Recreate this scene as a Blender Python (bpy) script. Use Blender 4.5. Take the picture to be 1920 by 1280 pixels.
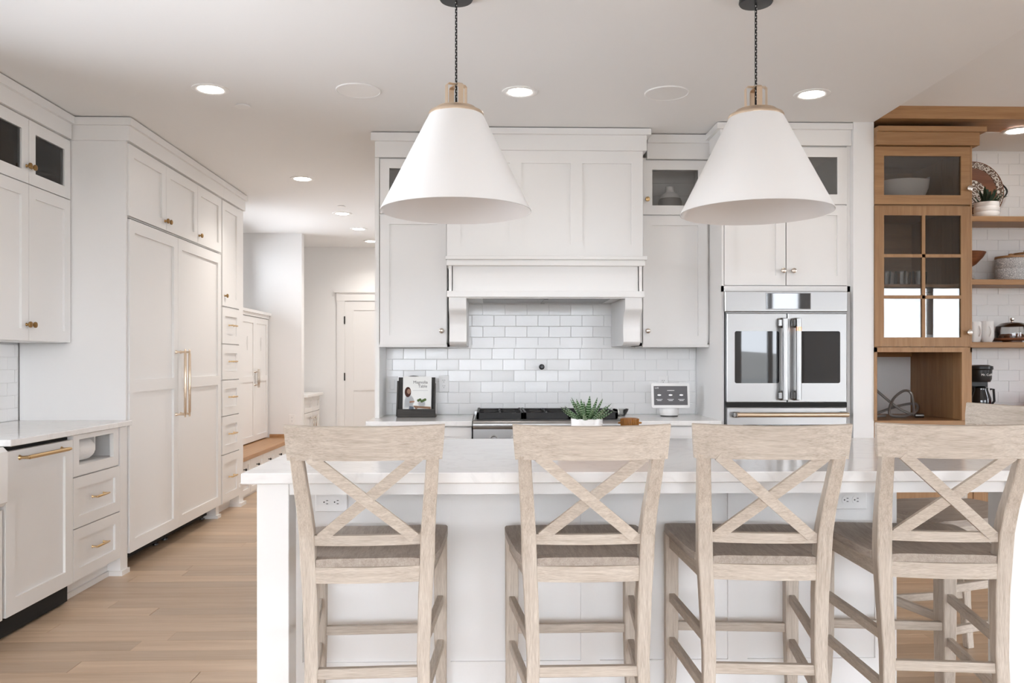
import bpy, bmesh, math, random
from mathutils import Vector, Matrix
random.seed(7)
PI = math.pi
SC = bpy.context.scene
for o in list(bpy.data.objects):
    bpy.data.objects.remove(o, do_unlink=True)
C = bpy.context.collection

# ------------------------------------------------------------------ camera
cam_d = bpy.data.cameras.new('camera')
cam_d.sensor_width = 36.0
cam_d.lens = 36.0 * 1550.0 / 1920.0
cam_d.shift_y = 37.0 / 1920.0
cam_d.clip_start = 0.05
cam = bpy.data.objects.new('camera', cam_d)
C.objects.link(cam)
cam.location = (0, 0, 1.27)
cam.rotation_euler = (PI / 2, 0, -math.radians(1.48))
SC.camera = cam

# ------------------------------------------------------------------ sky and exposure
SKY = 14.6
w = bpy.data.worlds.new('overcast_sky')
SC.world = w
w.use_nodes = True
bg = w.node_tree.nodes['Background']
bg.inputs['Color'].default_value = (0.945, 0.985, 1.065, 1)
bg.inputs['Strength'].default_value = SKY
SC.view_settings.view_transform = 'Standard'
SC.view_settings.look = 'None'
SC.view_settings.gamma = 1.0
SC.view_settings.use_curve_mapping = False
SC.view_settings.exposure = 0.0
SC.cycles.use_denoising = True
SC.cycles.diffuse_bounces = 8
SC.cycles.max_bounces = 12
SC.cycles.transparent_max_bounces = 16
SC.cycles.sample_clamp_indirect = 8.0
SC.cycles.caustics_reflective = False
SC.cycles.caustics_refractive = False


def portal(name, loc, rot, sx, sy):
    """A sky portal in a window opening: it gives no light of its own, it only guides the sampling of the sky."""
    d = bpy.data.lights.new(name, 'AREA')
    d.shape = 'RECTANGLE'
    d.size = sx
    d.size_y = sy
    d.cycles.is_portal = True
    o = bpy.data.objects.new(name, d)
    C.objects.link(o)
    o.location = loc
    o.rotation_euler = rot


CEIL = 2.744
LW = -2.85      # face of the left wall
BW = 5.72       # face of the range wall
CL = LW + 0.012   # backs of the cabinets stand just clear of the tiled walls
CB = BW - 0.012
RX = 8.5        # face of the far side wall of the great room
RY = -3.5       # face of the window wall opposite the range
REAR_WINDOWS = [(-2.6, 1.9), (4.1, 5.2), (6.4, 8.3)]
for i, (a, b) in enumerate(REAR_WINDOWS):
    portal('sky_portal', ((a + b) / 2, RY - 0.02, 1.325), (-PI / 2, 0, 0), b - a, 2.45)
portal('sky_portal', (RX + 0.02, -0.2, 1.325), (0, PI / 2, 0), 2.45, 5.6)
portal('sky_portal', (LW - 0.02, 3.0, 1.755), (0, -PI / 2, 0), 1.39, 2.0)
portal('sky_portal', (LW - 0.02, 8.7, 2.27), (0, -PI / 2, 0), 0.74, 1.7)

# ------------------------------------------------------------------ materials
MATS = {}


def new_mat(name):
    m = bpy.data.materials.new(name)
    m.use_nodes = True
    nt = m.node_tree
    b = nt.nodes['Principled BSDF']
    MATS[name] = m
    return m, nt, b


def plain(name, col, rough=0.5, metal=0.0, bump=0.0, bscale=60.0, coat=0.0, emit=None, estr=0.0, alpha=None, trans=0.0, ior=1.45):
    m, nt, b = new_mat(name)
    b.inputs['Base Color'].default_value = (*col, 1)
    b.inputs['Roughness'].default_value = rough
    b.inputs['Metallic'].default_value = metal
    b.inputs['IOR'].default_value = ior
    b.inputs['Coat Weight'].default_value = coat
    b.inputs['Transmission Weight'].default_value = trans
    if emit:
        b.inputs['Emission Color'].default_value = (*emit, 1)
        b.inputs['Emission Strength'].default_value = estr
    if bump:
        tc = nt.nodes.new('ShaderNodeTexCoord')
        n = nt.nodes.new('ShaderNodeTexNoise')
        n.inputs['Scale'].default_value = bscale
        n.inputs['Detail'].default_value = 3
        bp = nt.nodes.new('ShaderNodeBump')
        bp.inputs['Strength'].default_value = bump
        bp.inputs['Distance'].default_value = 0.01
        nt.links.new(tc.outputs['Object'], n.inputs['Vector'])
        nt.links.new(n.outputs['Fac'], bp.inputs['Height'])
        nt.links.new(bp.outputs['Normal'], b.inputs['Normal'])
    return m


def wood(name, axis, c0, c1, rough=0.5, grain=38.0, stretch=0.06, contrast=(0.32, 0.68), per_object=0.0, fine=0.5, bump=0.12, coat=0.0):
    """Straight-grained wood: noise drawn out along one local axis, a finer streak layer, and an optional tint per board."""
    m, nt, b = new_mat(name)
    N, Lk = nt.nodes.new, nt.links.new
    tc = N('ShaderNodeTexCoord')
    oi = N('ShaderNodeObjectInfo')
    off = N('ShaderNodeVectorMath')
    off.operation = 'SCALE'
    off.inputs[0].default_value = (13.1, 7.7, 5.3)
    Lk(oi.outputs['Random'], off.inputs['Scale'])
    add = N('ShaderNodeVectorMath')
    add.operation = 'ADD'
    Lk(tc.outputs['Object'], add.inputs[0])
    Lk(off.outputs[0], add.inputs[1])
    mp = N('ShaderNodeMapping')
    sc = [1.0, 1.0, 1.0]
    sc['xyz'.index(axis)] = stretch
    mp.inputs['Scale'].default_value = sc
    Lk(add.outputs[0], mp.inputs['Vector'])
    n1 = N('ShaderNodeTexNoise')
    n1.inputs['Scale'].default_value = grain
    n1.inputs['Detail'].default_value = 5
    n1.inputs['Roughness'].default_value = 0.6
    n1.inputs['Distortion'].default_value = 0.4
    Lk(mp.outputs[0], n1.inputs['Vector'])
    n2 = N('ShaderNodeTexNoise')
    n2.inputs['Scale'].default_value = grain * 5
    n2.inputs['Detail'].default_value = 3
    Lk(mp.outputs[0], n2.inputs['Vector'])
    mx = N('ShaderNodeMix')
    mx.data_type = 'FLOAT'
    mx.inputs[0].default_value = fine * 0.6
    Lk(n1.outputs['Fac'], mx.inputs[2])
    Lk(n2.outputs['Fac'], mx.inputs[3])
    rp = N('ShaderNodeValToRGB')
    rp.color_ramp.elements[0].position = contrast[0]
    rp.color_ramp.elements[0].color = (*c0, 1)
    rp.color_ramp.elements[1].position = contrast[1]
    rp.color_ramp.elements[1].color = (*c1, 1)
    Lk(mx.outputs[0], rp.inputs['Fac'])
    last = rp.outputs['Color']
    if per_object:
        mr = N('ShaderNodeMapRange')
        mr.inputs['To Min'].default_value = 1.0 - per_object
        mr.inputs['To Max'].default_value = 1.0 + per_object * 0.6
        Lk(oi.outputs['Random'], mr.inputs['Value'])
        hs = N('ShaderNodeHueSaturation')
        Lk(mr.outputs[0], hs.inputs['Value'])
        Lk(last, hs.inputs['Color'])
        last = hs.outputs['Color']
    Lk(last, b.inputs['Base Color'])
    b.inputs['Roughness'].default_value = rough
    b.inputs['Coat Weight'].default_value = coat
    b.inputs['Coat Roughness'].default_value = 0.25
    if bump:
        bp = N('ShaderNodeBump')
        bp.inputs['Strength'].default_value = bump
        bp.inputs['Distance'].default_value = 0.004
        Lk(mx.outputs[0], bp.inputs['Height'])
        Lk(bp.outputs['Normal'], b.inputs['Normal'])
    return m


def glass(name, tint=(0.93, 0.95, 0.95), rough=0.0, ior=1.5, boost=1.0):
    """Thin architectural pane: mostly clear, mirror-like by Fresnel."""
    m, nt, b = new_mat(name)
    nt.nodes.remove(b)
    N, Lk = nt.nodes.new, nt.links.new
    out = nt.nodes['Material Output']
    t = N('ShaderNodeBsdfTransparent')
    t.inputs['Color'].default_value = (*tint, 1)
    g = N('ShaderNodeBsdfGlossy')
    g.inputs['Roughness'].default_value = rough
    fr = N('ShaderNodeFresnel')
    fr.inputs['IOR'].default_value = ior
    ml = N('ShaderNodeMath')
    ml.operation = 'MULTIPLY'
    ml.use_clamp = True
    ml.inputs[1].default_value = boost
    Lk(fr.outputs[0], ml.inputs[0])
    mx = N('ShaderNodeMixShader')
    Lk(ml.outputs[0], mx.inputs[0])
    Lk(t.outputs[0], mx.inputs[1])
    Lk(g.outputs[0], mx.inputs[2])
    Lk(mx.outputs[0], out.inputs['Surface'])
    return m


def quartz(name):
    m, nt, b = new_mat(name)
    N, Lk = nt.nodes.new, nt.links.new
    tc = N('ShaderNodeTexCoord')
    n = N('ShaderNodeTexNoise')
    n.inputs['Scale'].default_value = 3.5
    n.inputs['Detail'].default_value = 7
    n.inputs['Distortion'].default_value = 1.6
    Lk(tc.outputs['Object'], n.inputs['Vector'])
    rp = N('ShaderNodeValToRGB')
    e = rp.color_ramp.elements
    e[0].position = 0.455
    e[0].color = (0.80, 0.785, 0.77, 1)
    e[1].position = 0.53
    e[1].color = (0.80, 0.785, 0.77, 1)
    k = e.new(0.492)
    k.color = (0.71, 0.695, 0.68, 1)
    Lk(n.outputs['Fac'], rp.inputs['Fac'])
    n2 = N('ShaderNodeTexNoise')
    n2.inputs['Scale'].default_value = 14
    n2.inputs['Detail'].default_value = 4
    Lk(tc.outputs['Object'], n2.inputs['Vector'])
    mx = N('ShaderNodeMix')
    mx.data_type = 'RGBA'
    mx.inputs[7].default_value = (0.83, 0.82, 0.81, 1)
    Lk(n2.outputs['Fac'], mx.inputs[0])
    Lk(rp.outputs['Color'], mx.inputs[6])
    Lk(mx.outputs[2], b.inputs['Base Color'])
    b.inputs['Roughness'].default_value = 0.12
    return m


def banded_leaf(name):
    m, nt, b = new_mat(name)
    N, Lk = nt.nodes.new, nt.links.new
    tc = N('ShaderNodeTexCoord')
    wv = N('ShaderNodeTexWave')
    wv.bands_direction = 'Z'
    wv.inputs['Scale'].default_value = 34
    wv.inputs['Distortion'].default_value = 2.5
    Lk(tc.outputs['Object'], wv.inputs['Vector'])
    rp = N('ShaderNodeValToRGB')
    rp.color_ramp.elements[0].position = 0.72
    rp.color_ramp.elements[0].color = (0.025, 0.085, 0.018, 1)
    rp.color_ramp.elements[1].position = 0.9
    rp.color_ramp.elements[1].color = (0.42, 0.50, 0.36, 1)
    Lk(wv.outputs['Fac'], rp.inputs['Fac'])
    Lk(rp.outputs['Color'], b.inputs['Base Color'])
    b.inputs['Roughness'].default_value = 0.4
    return m


def patterned(name, c0, c1, scale, rough=0.6):
    m, nt, b = new_mat(name)
    N, Lk = nt.nodes.new, nt.links.new
    tc = N('ShaderNodeTexCoord')
    v = N('ShaderNodeTexVoronoi')
    v.inputs['Scale'].default_value = scale
    Lk(tc.outputs['Object'], v.inputs['Vector'])
    mu = N('ShaderNodeMath')
    mu.operation = 'MULTIPLY'
    mu.inputs[1].default_value = 16.0
    Lk(v.outputs['Distance'], mu.inputs[0])
    sn = N('ShaderNodeMath')
    sn.operation = 'SINE'
    Lk(mu.outputs[0], sn.inputs[0])
    rp = N('ShaderNodeValToRGB')
    rp.color_ramp.elements[0].position = 0.06
    rp.color_ramp.elements[0].color = (*c0, 1)
    rp.color_ramp.elements[1].position = 0.25
    rp.color_ramp.elements[1].color = (*c1, 1)
    Lk(sn.outputs[0], rp.inputs['Fac'])
    Lk(rp.outputs['Color'], b.inputs['Base Color'])
    b.inputs['Roughness'].default_value = rough
    return m


def plank_floor(name):
    m, nt, b = new_mat(name)
    N, Lk = nt.nodes.new, nt.links.new
    tc = N('ShaderNodeTexCoord')
    br = N('ShaderNodeTexBrick')
    br.inputs['Scale'].default_value = 1.0
    br.inputs['Brick Width'].default_value = 1.6
    br.inputs['Row Height'].default_value = 0.127
    br.inputs['Mortar Size'].default_value = 0.001
    br.inputs['Color1'].default_value = (0.46, 0.32, 0.205, 1)
    br.inputs['Color2'].default_value = (0.60, 0.46, 0.33, 1)
    br.inputs['Mortar'].default_value = (0.12, 0.08, 0.05, 1)
    Lk(tc.outputs['Object'], br.inputs['Vector'])
    Lk(br.outputs['Color'], b.inputs['Base Color'])
    b.inputs['Roughness'].default_value = 0.35
    return m


plain('wall_paint', (0.80, 0.795, 0.79), 0.6)
plain('ceiling_paint', (0.81, 0.805, 0.80), 0.7)
plain('cabinet_paint', (0.80, 0.79, 0.78), 0.38)
plain('trim_paint', (0.80, 0.79, 0.78), 0.4)
plain('shiplap_paint', (0.72, 0.71, 0.70), 0.6)
plain('grout', (0.78, 0.775, 0.77), 0.8)
plain('tile_glaze', (0.84, 0.835, 0.83), 0.13, bump=0.22, bscale=9.0)
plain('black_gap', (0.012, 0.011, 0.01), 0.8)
plain('brass', (0.60, 0.42, 0.22), 0.32, 1.0)
plain('aged_brass', (0.33, 0.20, 0.08), 0.36, 1.0)
plain('champagne', (0.72, 0.58, 0.44), 0.3, 1.0)
plain('nickel', (0.62, 0.56, 0.50), 0.25, 1.0)
plain('steel', (0.38, 0.375, 0.37), 0.32, 1.0, bump=0.02, bscale=4.0)
plain('dark_steel', (0.20, 0.195, 0.19), 0.3, 1.0)
plain('copper', (0.75, 0.36, 0.20), 0.25, 1.0)
plain('black_iron', (0.012, 0.011, 0.011), 0.55)
plain('black_plastic', (0.012, 0.012, 0.013), 0.3)
plain('oven_glass', (0.008, 0.008, 0.009), 0.02, ior=1.65)
plain('dark_screen', (0.02, 0.02, 0.022), 0.03, ior=1.8)
plain('white_plastic', (0.82, 0.81, 0.80), 0.35)
plain('slot_dark', (0.02, 0.02, 0.02), 0.7)
plain('shade_white', (0.83, 0.82, 0.81), 0.45)
plain('shade_inside', (0.80, 0.775, 0.765), 0.12)
plain('lamp_glow', (1, 1, 1), 0.5, emit=(1.0, 0.95, 0.88), estr=40.0)
plain('ceramic_white', (0.80, 0.79, 0.78), 0.3)
plain('ceramic_grey', (0.30, 0.285, 0.27), 0.5)
plain('porcelain', (0.85, 0.84, 0.83), 0.1)
plain('paper_white', (0.84, 0.83, 0.82), 0.9, bump=0.2, bscale=120)
plain('soil', (0.04, 0.03, 0.02), 0.9)
plain('dark_leaf', (0.012, 0.035, 0.015), 0.5)
plain('red_enamel', (0.45, 0.015, 0.03), 0.2)
plain('hose_grey', (0.28, 0.27, 0.26), 0.3, 0.6)
plain('amber_glass', (0.42, 0.17, 0.03), 0.08, trans=0.35)
plain('print_hair', (0.12, 0.035, 0.02), 0.5)
plain('print_skin', (0.62, 0.38, 0.27), 0.5)
plain('print_shirt', (0.72, 0.73, 0.74), 0.5)
plain('print_jeans', (0.22, 0.25, 0.31), 0.5)
plain('print_table', (0.52, 0.31, 0.20), 0.5)
plain('print_green', (0.16, 0.25, 0.08), 0.5)
plain('print_cover', (0.78, 0.78, 0.76), 0.35)
plain('print_ink', (0.13, 0.13, 0.13), 0.5)
plain('screen_grey', (0.075, 0.073, 0.078), 0.12, emit=(0.30, 0.295, 0.31), estr=0.18)
plain('screen_white', (0.8, 0.8, 0.8), 0.3, emit=(1, 1, 1), estr=0.25)
plain('hill_grass', (0.29, 0.28, 0.26), 0.9)
plain('ground_grass', (0.22, 0.22, 0.21), 0.9)
plain('print_white', (0.85, 0.85, 0.85), 0.4)
glass('window_glass', (0.96, 0.97, 0.97))
glass('cabinet_glass', (0.98, 0.98, 0.98), boost=1.0)
glass('hutch_glass', (0.86, 0.85, 0.84), boost=1.5)
glass('clear_glass', (0.90, 0.91, 0.91), boost=1.6)
quartz('quartz')
banded_leaf('banded_leaf')
patterned('carved_white', (0.13, 0.08, 0.055), (0.66, 0.62, 0.57), 34)
patterned('textured_pottery', (0.30, 0.30, 0.31), (0.58, 0.575, 0.57), 70)
plank_floor('floor_boards')
W0, W1 = (0.35, 0.285, 0.225), (0.61, 0.54, 0.465)
for ax in 'xyz':
    wood('washed_wood_' + ax, ax, W0, W1, 0.62, 95, 0.05, (0.28, 0.66), 0.05, 0.8, 0.10)
    wood('oak_' + ax, ax, (0.25, 0.12, 0.045), (0.40, 0.225, 0.10), 0.45, 26, 0.06, (0.3, 0.7), 0.10, 0.5, 0.05)
    wood('dark_wood_' + ax, ax, (0.012, 0.010, 0.009), (0.055, 0.047, 0.040), 0.6, 40, 0.06, (0.3, 0.7), 0.0, 0.6)
wood('seat_wood', 'y', (0.25, 0.20, 0.16), (0.45, 0.385, 0.33), 0.6, 55, 0.07, (0.28, 0.66), 0.05, 0.8, 0.1)
wood('plank_oak', 'x', (0.46, 0.315, 0.20), (0.63, 0.48, 0.345), 0.36, 16, 0.07, (0.3, 0.7), 0.20, 0.4, 0.02, coat=0.15)
wood('bench_oak', 'y', (0.34, 0.17, 0.07), (0.46, 0.26, 0.12), 0.4, 20, 0.06, (0.3, 0.7), 0.0, 0.4, 0.03)
wood('bowl_wood', 'x', (0.10, 0.03, 0.012), (0.24, 0.09, 0.035), 0.4, 20, 0.1)
wood('tray_wood', 'x', (0.36, 0.22, 0.14), (0.52, 0.36, 0.26), 0.5, 20, 0.1)

# ------------------------------------------------------------------ mesh helpers
WORLD = {}    # world position of every object made here


def wpos(o):
    return WORLD.get(o.name, Vector((0, 0, 0))) if o else Vector((0, 0, 0))


def props(o, label=None, cat=None, group=None, kind=None):
    if label:
        o['label'] = label
    if cat:
        o['category'] = cat
    if group:
        o['group'] = group
    if kind:
        o['kind'] = kind
    return o


def thing(name, label, cat, loc=(0, 0, 0), group=None):
    o = bpy.data.objects.new(name, None)
    o.empty_display_size = 0.1
    C.objects.link(o)
    o.location = loc
    WORLD[o.name] = Vector(loc)
    return props(o, label, cat, group)


def build(name, bm, mat, parent=None, smooth=False, bevel=0.0, origin=None, recalc=True):
    """Link a bmesh drawn in world coordinates as one mesh object under its parent."""
    if recalc:
        bmesh.ops.recalc_face_normals(bm, faces=bm.faces)
    if bevel:
        ed = [e for e in bm.edges if len(e.link_faces) == 2 and e.calc_face_angle(0) > 0.6]
        bmesh.ops.bevel(bm, geom=ed, offset=bevel, segments=1, affect='EDGES', clamp_overlap=True)
    if origin is None:
        xs = [v.co for v in bm.verts]
        lo = Vector((min(v.x for v in xs), min(v.y for v in xs), min(v.z for v in xs)))
        hi = Vector((max(v.x for v in xs), max(v.y for v in xs), max(v.z for v in xs)))
        origin = (lo + hi) / 2
    origin = Vector(origin)
    bmesh.ops.translate(bm, verts=bm.verts, vec=-origin)
    me = bpy.data.meshes.new(name)
    bm.to_mesh(me)
    bm.free()
    me.materials.append(MATS[mat])
    if smooth:
        me.shade_smooth()
        me.set_sharp_from_angle(angle=math.radians(38))
    o = bpy.data.objects.new(name, me)
    C.objects.link(o)
    o.parent = parent
    o.location = origin - wpos(parent)
    WORLD[o.name] = origin
    return o


def NB():
    return bmesh.new()


def box(bm, x0, x1, y0, y1, z0, z1):
    vs = [bm.verts.new((x, y, z)) for z in (z0, z1) for y in (y0, y1) for x in (x0, x1)]
    for f in ((0, 1, 3, 2), (4, 6, 7, 5), (0, 4, 5, 1), (2, 3, 7, 6), (0, 2, 6, 4), (1, 5, 7, 3)):
        bm.faces.new([vs[i] for i in f])


def fmap(facing, plane):
    """u runs along the front, v is height, w points out of the front."""
    if facing == '-y':
        return lambda u, v, w_: (u, plane - w_, v)
    if facing == '+y':
        return lambda u, v, w_: (u, plane + w_, v)
    if facing == '+x':
        return lambda u, v, w_: (plane + w_, u, v)
    if facing == '-x':
        return lambda u, v, w_: (plane - w_, u, v)
    return lambda u, v, w_: (u, v, plane + w_)       # 'up'


def fbox(bm, F, u0, u1, v0, v1, w0, w1):
    a = F(u0, v0, w0)
    b = F(u1, v1, w1)
    box(bm, min(a[0], b[0]), max(a[0], b[0]), min(a[1], b[1]), max(a[1], b[1]), min(a[2], b[2]), max(a[2], b[2]))


def lathe(bm, F, u, v, prof, seg=20):
    """Profile of (radius, w) turned about the w axis through (u, v)."""
    rings = []
    for r, h in prof:
        if r < 1e-5:
            rings.append([bm.verts.new(F(u, v, h))])
        else:
            rings.append([bm.verts.new(F(u + r * math.cos(2 * PI * k / seg), v + r * math.sin(2 * PI * k / seg), h)) for k in range(seg)])
    for a, b in zip(rings[:-1], rings[1:]):
        for k in range(seg):
            k2 = (k + 1) % seg
            if len(a) == 1 and len(b) == 1:
                continue
            if len(a) == 1:
                bm.faces.new((a[0], b[k], b[k2]))
            elif len(b) == 1:
                bm.faces.new((a[k], b[0], a[k2]))
            else:
                bm.faces.new((a[k], b[k], b[k2], a[k2]))


UP = lambda u, v, w_: (u, v, w_)


def tube(bm, pts, r, seg=8, cap=True):
    pts = [Vector(p) for p in pts]
    rings = []
    ref = None
    for i, p in enumerate(pts):
        d = (pts[min(i + 1, len(pts) - 1)] - pts[max(i - 1, 0)]).normalized()
        if ref is None:
            ref = Vector((0, 0, 1)) if abs(d.z) < 0.9 else Vector((1, 0, 0))
        a = d.cross(ref).normalized()
        b = a.cross(d).normalized()
        ref = b
        rr = r[i] if isinstance(r, (list, tuple)) else r
        rings.append([bm.verts.new(p + (a * math.cos(2 * PI * k / seg) + b * math.sin(2 * PI * k / seg)) * rr) for k in range(seg)])
    for x, y in zip(rings[:-1], rings[1:]):
        for k in range(seg):
            bm.faces.new((x[k], x[(k + 1) % seg], y[(k + 1) % seg], y[k]))
    if cap:
        bm.faces.new(rings[0][::-1])
        bm.faces.new(rings[-1])


def loft(bm, sections):
    """Sections of equal vertex count joined in order, ends closed."""
    rs = [[bm.verts.new(p) for p in s] for s in sections]
    n = len(rs[0])
    for a, b in zip(rs[:-1], rs[1:]):
        for k in range(n):
            bm.faces.new((a[k], a[(k + 1) % n], b[(k + 1) % n], b[k]))
    bm.faces.new(rs[0][::-1])
    bm.faces.new(rs[-1])


def prism(bm, F, poly, w0, w1):
    """A closed polygon in (u, v) drawn out along w."""
    loft(bm, [[F(u, v, w0) for u, v in poly], [F(u, v, w1) for u, v in poly]])


def part_box(name, mat, parent, x0, x1, y0, y1, z0, z1, bevel=0.0):
    bm = NB()
    box(bm, x0, x1, y0, y1, z0, z1)
    return build(name, bm, mat, parent, bevel=bevel)


def struct(name, bm, mat, parent=None, label=None, **k):
    o = build(name, bm, mat, parent, **k)
    if parent is None:
        props(o, label, None, None, 'structure')
    return o


def copy_tree(o, parent=None):
    c = o.copy()
    C.objects.link(c)
    c.parent = parent
    for ch in [x for x in bpy.data.objects if x.parent == o]:
        copy_tree(ch, c)
    return c


def lettering(text, size, parent, mat, facing_matrix, align='CENTER', extrude=0.0004, name='lettering'):
    cu = bpy.data.curves.new(name, 'FONT')
    cu.body = text
    cu.size = size
    cu.align_x = align
    cu.extrude = extrude
    t = bpy.data.objects.new(name, cu)
    C.objects.link(t)
    dg = bpy.context.evaluated_depsgraph_get()
    me = bpy.data.meshes.new_from_object(t.evaluated_get(dg))
    bpy.data.objects.remove(t, do_unlink=True)
    me.materials.clear()
    me.materials.append(MATS[mat])
    o = bpy.data.objects.new(name, me)
    C.objects.link(o)
    o.parent = parent
    o.matrix_local = facing_matrix
    return o


def wall_boxes(bm, axis, p0, p1, a0, a1, z0, z1, holes):
    """A wall p0..p1 thick, a0..a1 long, with rectangular holes (a, b, zlo, zhi)."""
    cuts = sorted({a0, a1, *[h[0] for h in holes], *[h[1] for h in holes]})
    for s, e in zip(cuts[:-1], cuts[1:]):
        hs = sorted([h for h in holes if h[0] <= s + 1e-6 and h[1] >= e - 1e-6], key=lambda h: h[2])
        z = z0
        spans = []
        for h in hs:
            spans.append((z, h[2]))
            z = h[3]
        spans.append((z, z1))
        for lo, hi in spans:
            if hi - lo > 1e-4:
                if axis == 'x':
                    box(bm, s, e, p0, p1, lo, hi)
                else:
                    box(bm, p0, p1, s, e, lo, hi)


# ------------------------------------------------------------------ hardware
def knob(parent, F, u, v, mat, r=0.016, name='knob'):
    bm = NB()
    lathe(bm, F, u, v, [(0.0, 0.0), (r * 0.55, 0.0), (r * 0.50, 0.002), (r * 0.32, 0.010), (r * 0.36, 0.014), (r * 0.9, 0.018),
                        (r, 0.023), (r * 0.92, 0.028), (r * 0.6, 0.031), (0.0, 0.032)], 18)
    return build(name, bm, mat, parent, smooth=True)


def pull(parent, F, u, v, length, mat, r=0.0055, out=0.032, vertical=False, name='pull_handle', tips=0.012):
    bm = NB()
    h = length / 2
    P = (lambda s, w_: F(u, v + s, w_)) if vertical else (lambda s, w_: F(u + s, v, w_))
    for s in (-h + tips, h - tips):
        tube(bm, [P(s, 0), P(s, out * 0.25), P(s, out)], [r * 1.5, r * 0.8, r], 10)
    tube(bm, [P(-h, out), P(-h + tips * 1.4, out), P(-h + tips * 1.6, out), P(0, out), P(h - tips * 1.6, out), P(h - tips * 1.4, out), P(h, out)],
         [r * 0.8, r * 0.8, r * 1.15, r * 1.15, r * 1.15, r * 0.8, r * 0.8], 12)
    return build(name, bm, mat, parent, smooth=True)


def shaker(name, parent, F, u0, u1, v0, v1, mat='cabinet_paint', stile=0.058, t=0.021, recess=0.0125, rails=(), pane=None, mul_u=(), mul_v=(), mt=0.018):
    """Shaker front: frame mesh with its recessed panels (or glass panes) as sub-parts. w=0 is the outer face."""
    bm = NB()
    fbox(bm, F, u0, u0 + stile, v0, v1, -t, 0)
    fbox(bm, F, u1 - stile, u1, v0, v1, -t, 0)
    fbox(bm, F, u0 + stile, u1 - stile, v0, v0 + stile, -t, 0)
    fbox(bm, F, u0 + stile, u1 - stile, v1 - stile, v1, -t, 0)
    for rv in rails:
        fbox(bm, F, u0 + stile, u1 - stile, rv - stile / 2, rv + stile / 2, -t, 0)
    for m_ in mul_u:
        fbox(bm, F, m_ - mt / 2, m_ + mt / 2, v0 + stile, v1 - stile, -t * 0.9, -0.001)
    for m_ in mul_v:
        fbox(bm, F, u0 + stile, u1 - stile, m_ - mt / 2, m_ + mt / 2, -t * 0.9, -0.001)
    d = build(name, bm, mat, parent)
    lim = [v0 + stile] + [x for rv in rails for x in (rv - stile / 2, rv + stile / 2)] + [v1 - stile]
    if pane:
        us = [u0 + stile] + sorted(mul_u) + [u1 - stile]
        vs = [v0 + stile] + sorted(mul_v) + [v1 - stile]
        for a, b in zip(us[:-1], us[1:]):
            for c_, e in zip(vs[:-1], vs[1:]):
                bm = NB()
                fbox(bm, F, a, b, c_, e, -t * 0.6, -t * 0.6 + 0.003)
                build('pane', bm, pane, d)
    else:
        for a, b in zip(lim[::2], lim[1::2]):
            bm = NB()
            fbox(bm, F, u0 + stile - 0.002, u1 - stile + 0.002, a - 0.002, b + 0.002, -t, -recess)
            build('panel', bm, mat, d)
    return d


def outlet_plate(name, label, F, u, v, horizontal=False, wdt=0.07, hgt=0.115, group=None):
    t = thing(name, label, 'outlet', F(u, v, 0), group)
    W, H = (hgt, wdt) if horizontal else (wdt, hgt)
    bm = NB()
    fbox(bm, F, u - W / 2, u + W / 2, v - H / 2, v + H / 2, -0.002, 0.006)
    build('cover_plate', bm, 'white_plastic', t, bevel=0.002)
    for s in (-1, 1):
        cu, cv = (u + s * 0.0195, v) if horizontal else (u, v + s * 0.0195)
        bm = NB()
        lathe(bm, F, cu, cv, [(0.0165, 0.004), (0.0165, 0.0075), (0.0, 0.0078)], 18)
        so = build('socket', bm, 'white_plastic', t, smooth=True)
        bm = NB()
        for q in (-1, 1):
            if horizontal:
                fbox(bm, F, cu + 0.001, cu + 0.008, cv + q * 0.006 - 0.0012, cv + q * 0.006 + 0.0012, 0.007, 0.0085)
            else:
                fbox(bm, F, cu + q * 0.006 - 0.0012, cu + q * 0.006 + 0.0012, cv + 0.001, cv + 0.008, 0.007, 0.0085)
        if horizontal:
            lathe(bm, F, cu - 0.007, cv, [(0.0026, 0.007), (0.0026, 0.0085), (0, 0.0085)], 8)
        else:
            lathe(bm, F, cu, cv - 0.007, [(0.0026, 0.007), (0.0026, 0.0085), (0, 0.0085)], 8)
        build('slots', bm, 'slot_dark', so)
    return t


def crown(parent, pts_boxes, name='crown_moulding'):
    """pts_boxes: list of (x0,x1,y0,y1,z0,z1) joined into one moulding."""
    bm = NB()
    for b in pts_boxes:
        box(bm, *b)
    return build(name, bm, 'trim_paint', parent)


# ================================================================== the room
bm = NB()
box(bm, LW, RX, RY, 10.75, -0.12, -0.004)
floor = struct('floor', bm, 'floor_boards', label='oak plank floor of the kitchen and hall')
plank_mesh = {}


def plank(x0, x1, y0, y1):
    ln = round(x1 - x0, 2)
    if ln not in plank_mesh:
        bm = NB()
        box(bm, -ln / 2 + 0.0006, ln / 2 - 0.0006, -0.0629, 0.0629, -0.018, 0.0)
        ed = [e for e in bm.edges if all(abs(v.co.z) < 1e-6 for v in e.verts)]
        bmesh.ops.bevel(bm, geom=ed, offset=0.0008, segments=1, affect='EDGES')
        bmesh.ops.recalc_face_normals(bm, faces=bm.faces)
        me = bpy.data.meshes.new('plank')
        bm.to_mesh(me)
        bm.free()
        me.materials.append(MATS['plank_oak'])
        plank_mesh[ln] = me
    o = bpy.data.objects.new('plank', plank_mesh[ln])
    C.objects.link(o)
    o.parent = floor
    o.location = Vector(((x0 + x1) / 2, (y0 + y1) / 2, 0.0)) - wpos(floor)


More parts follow.
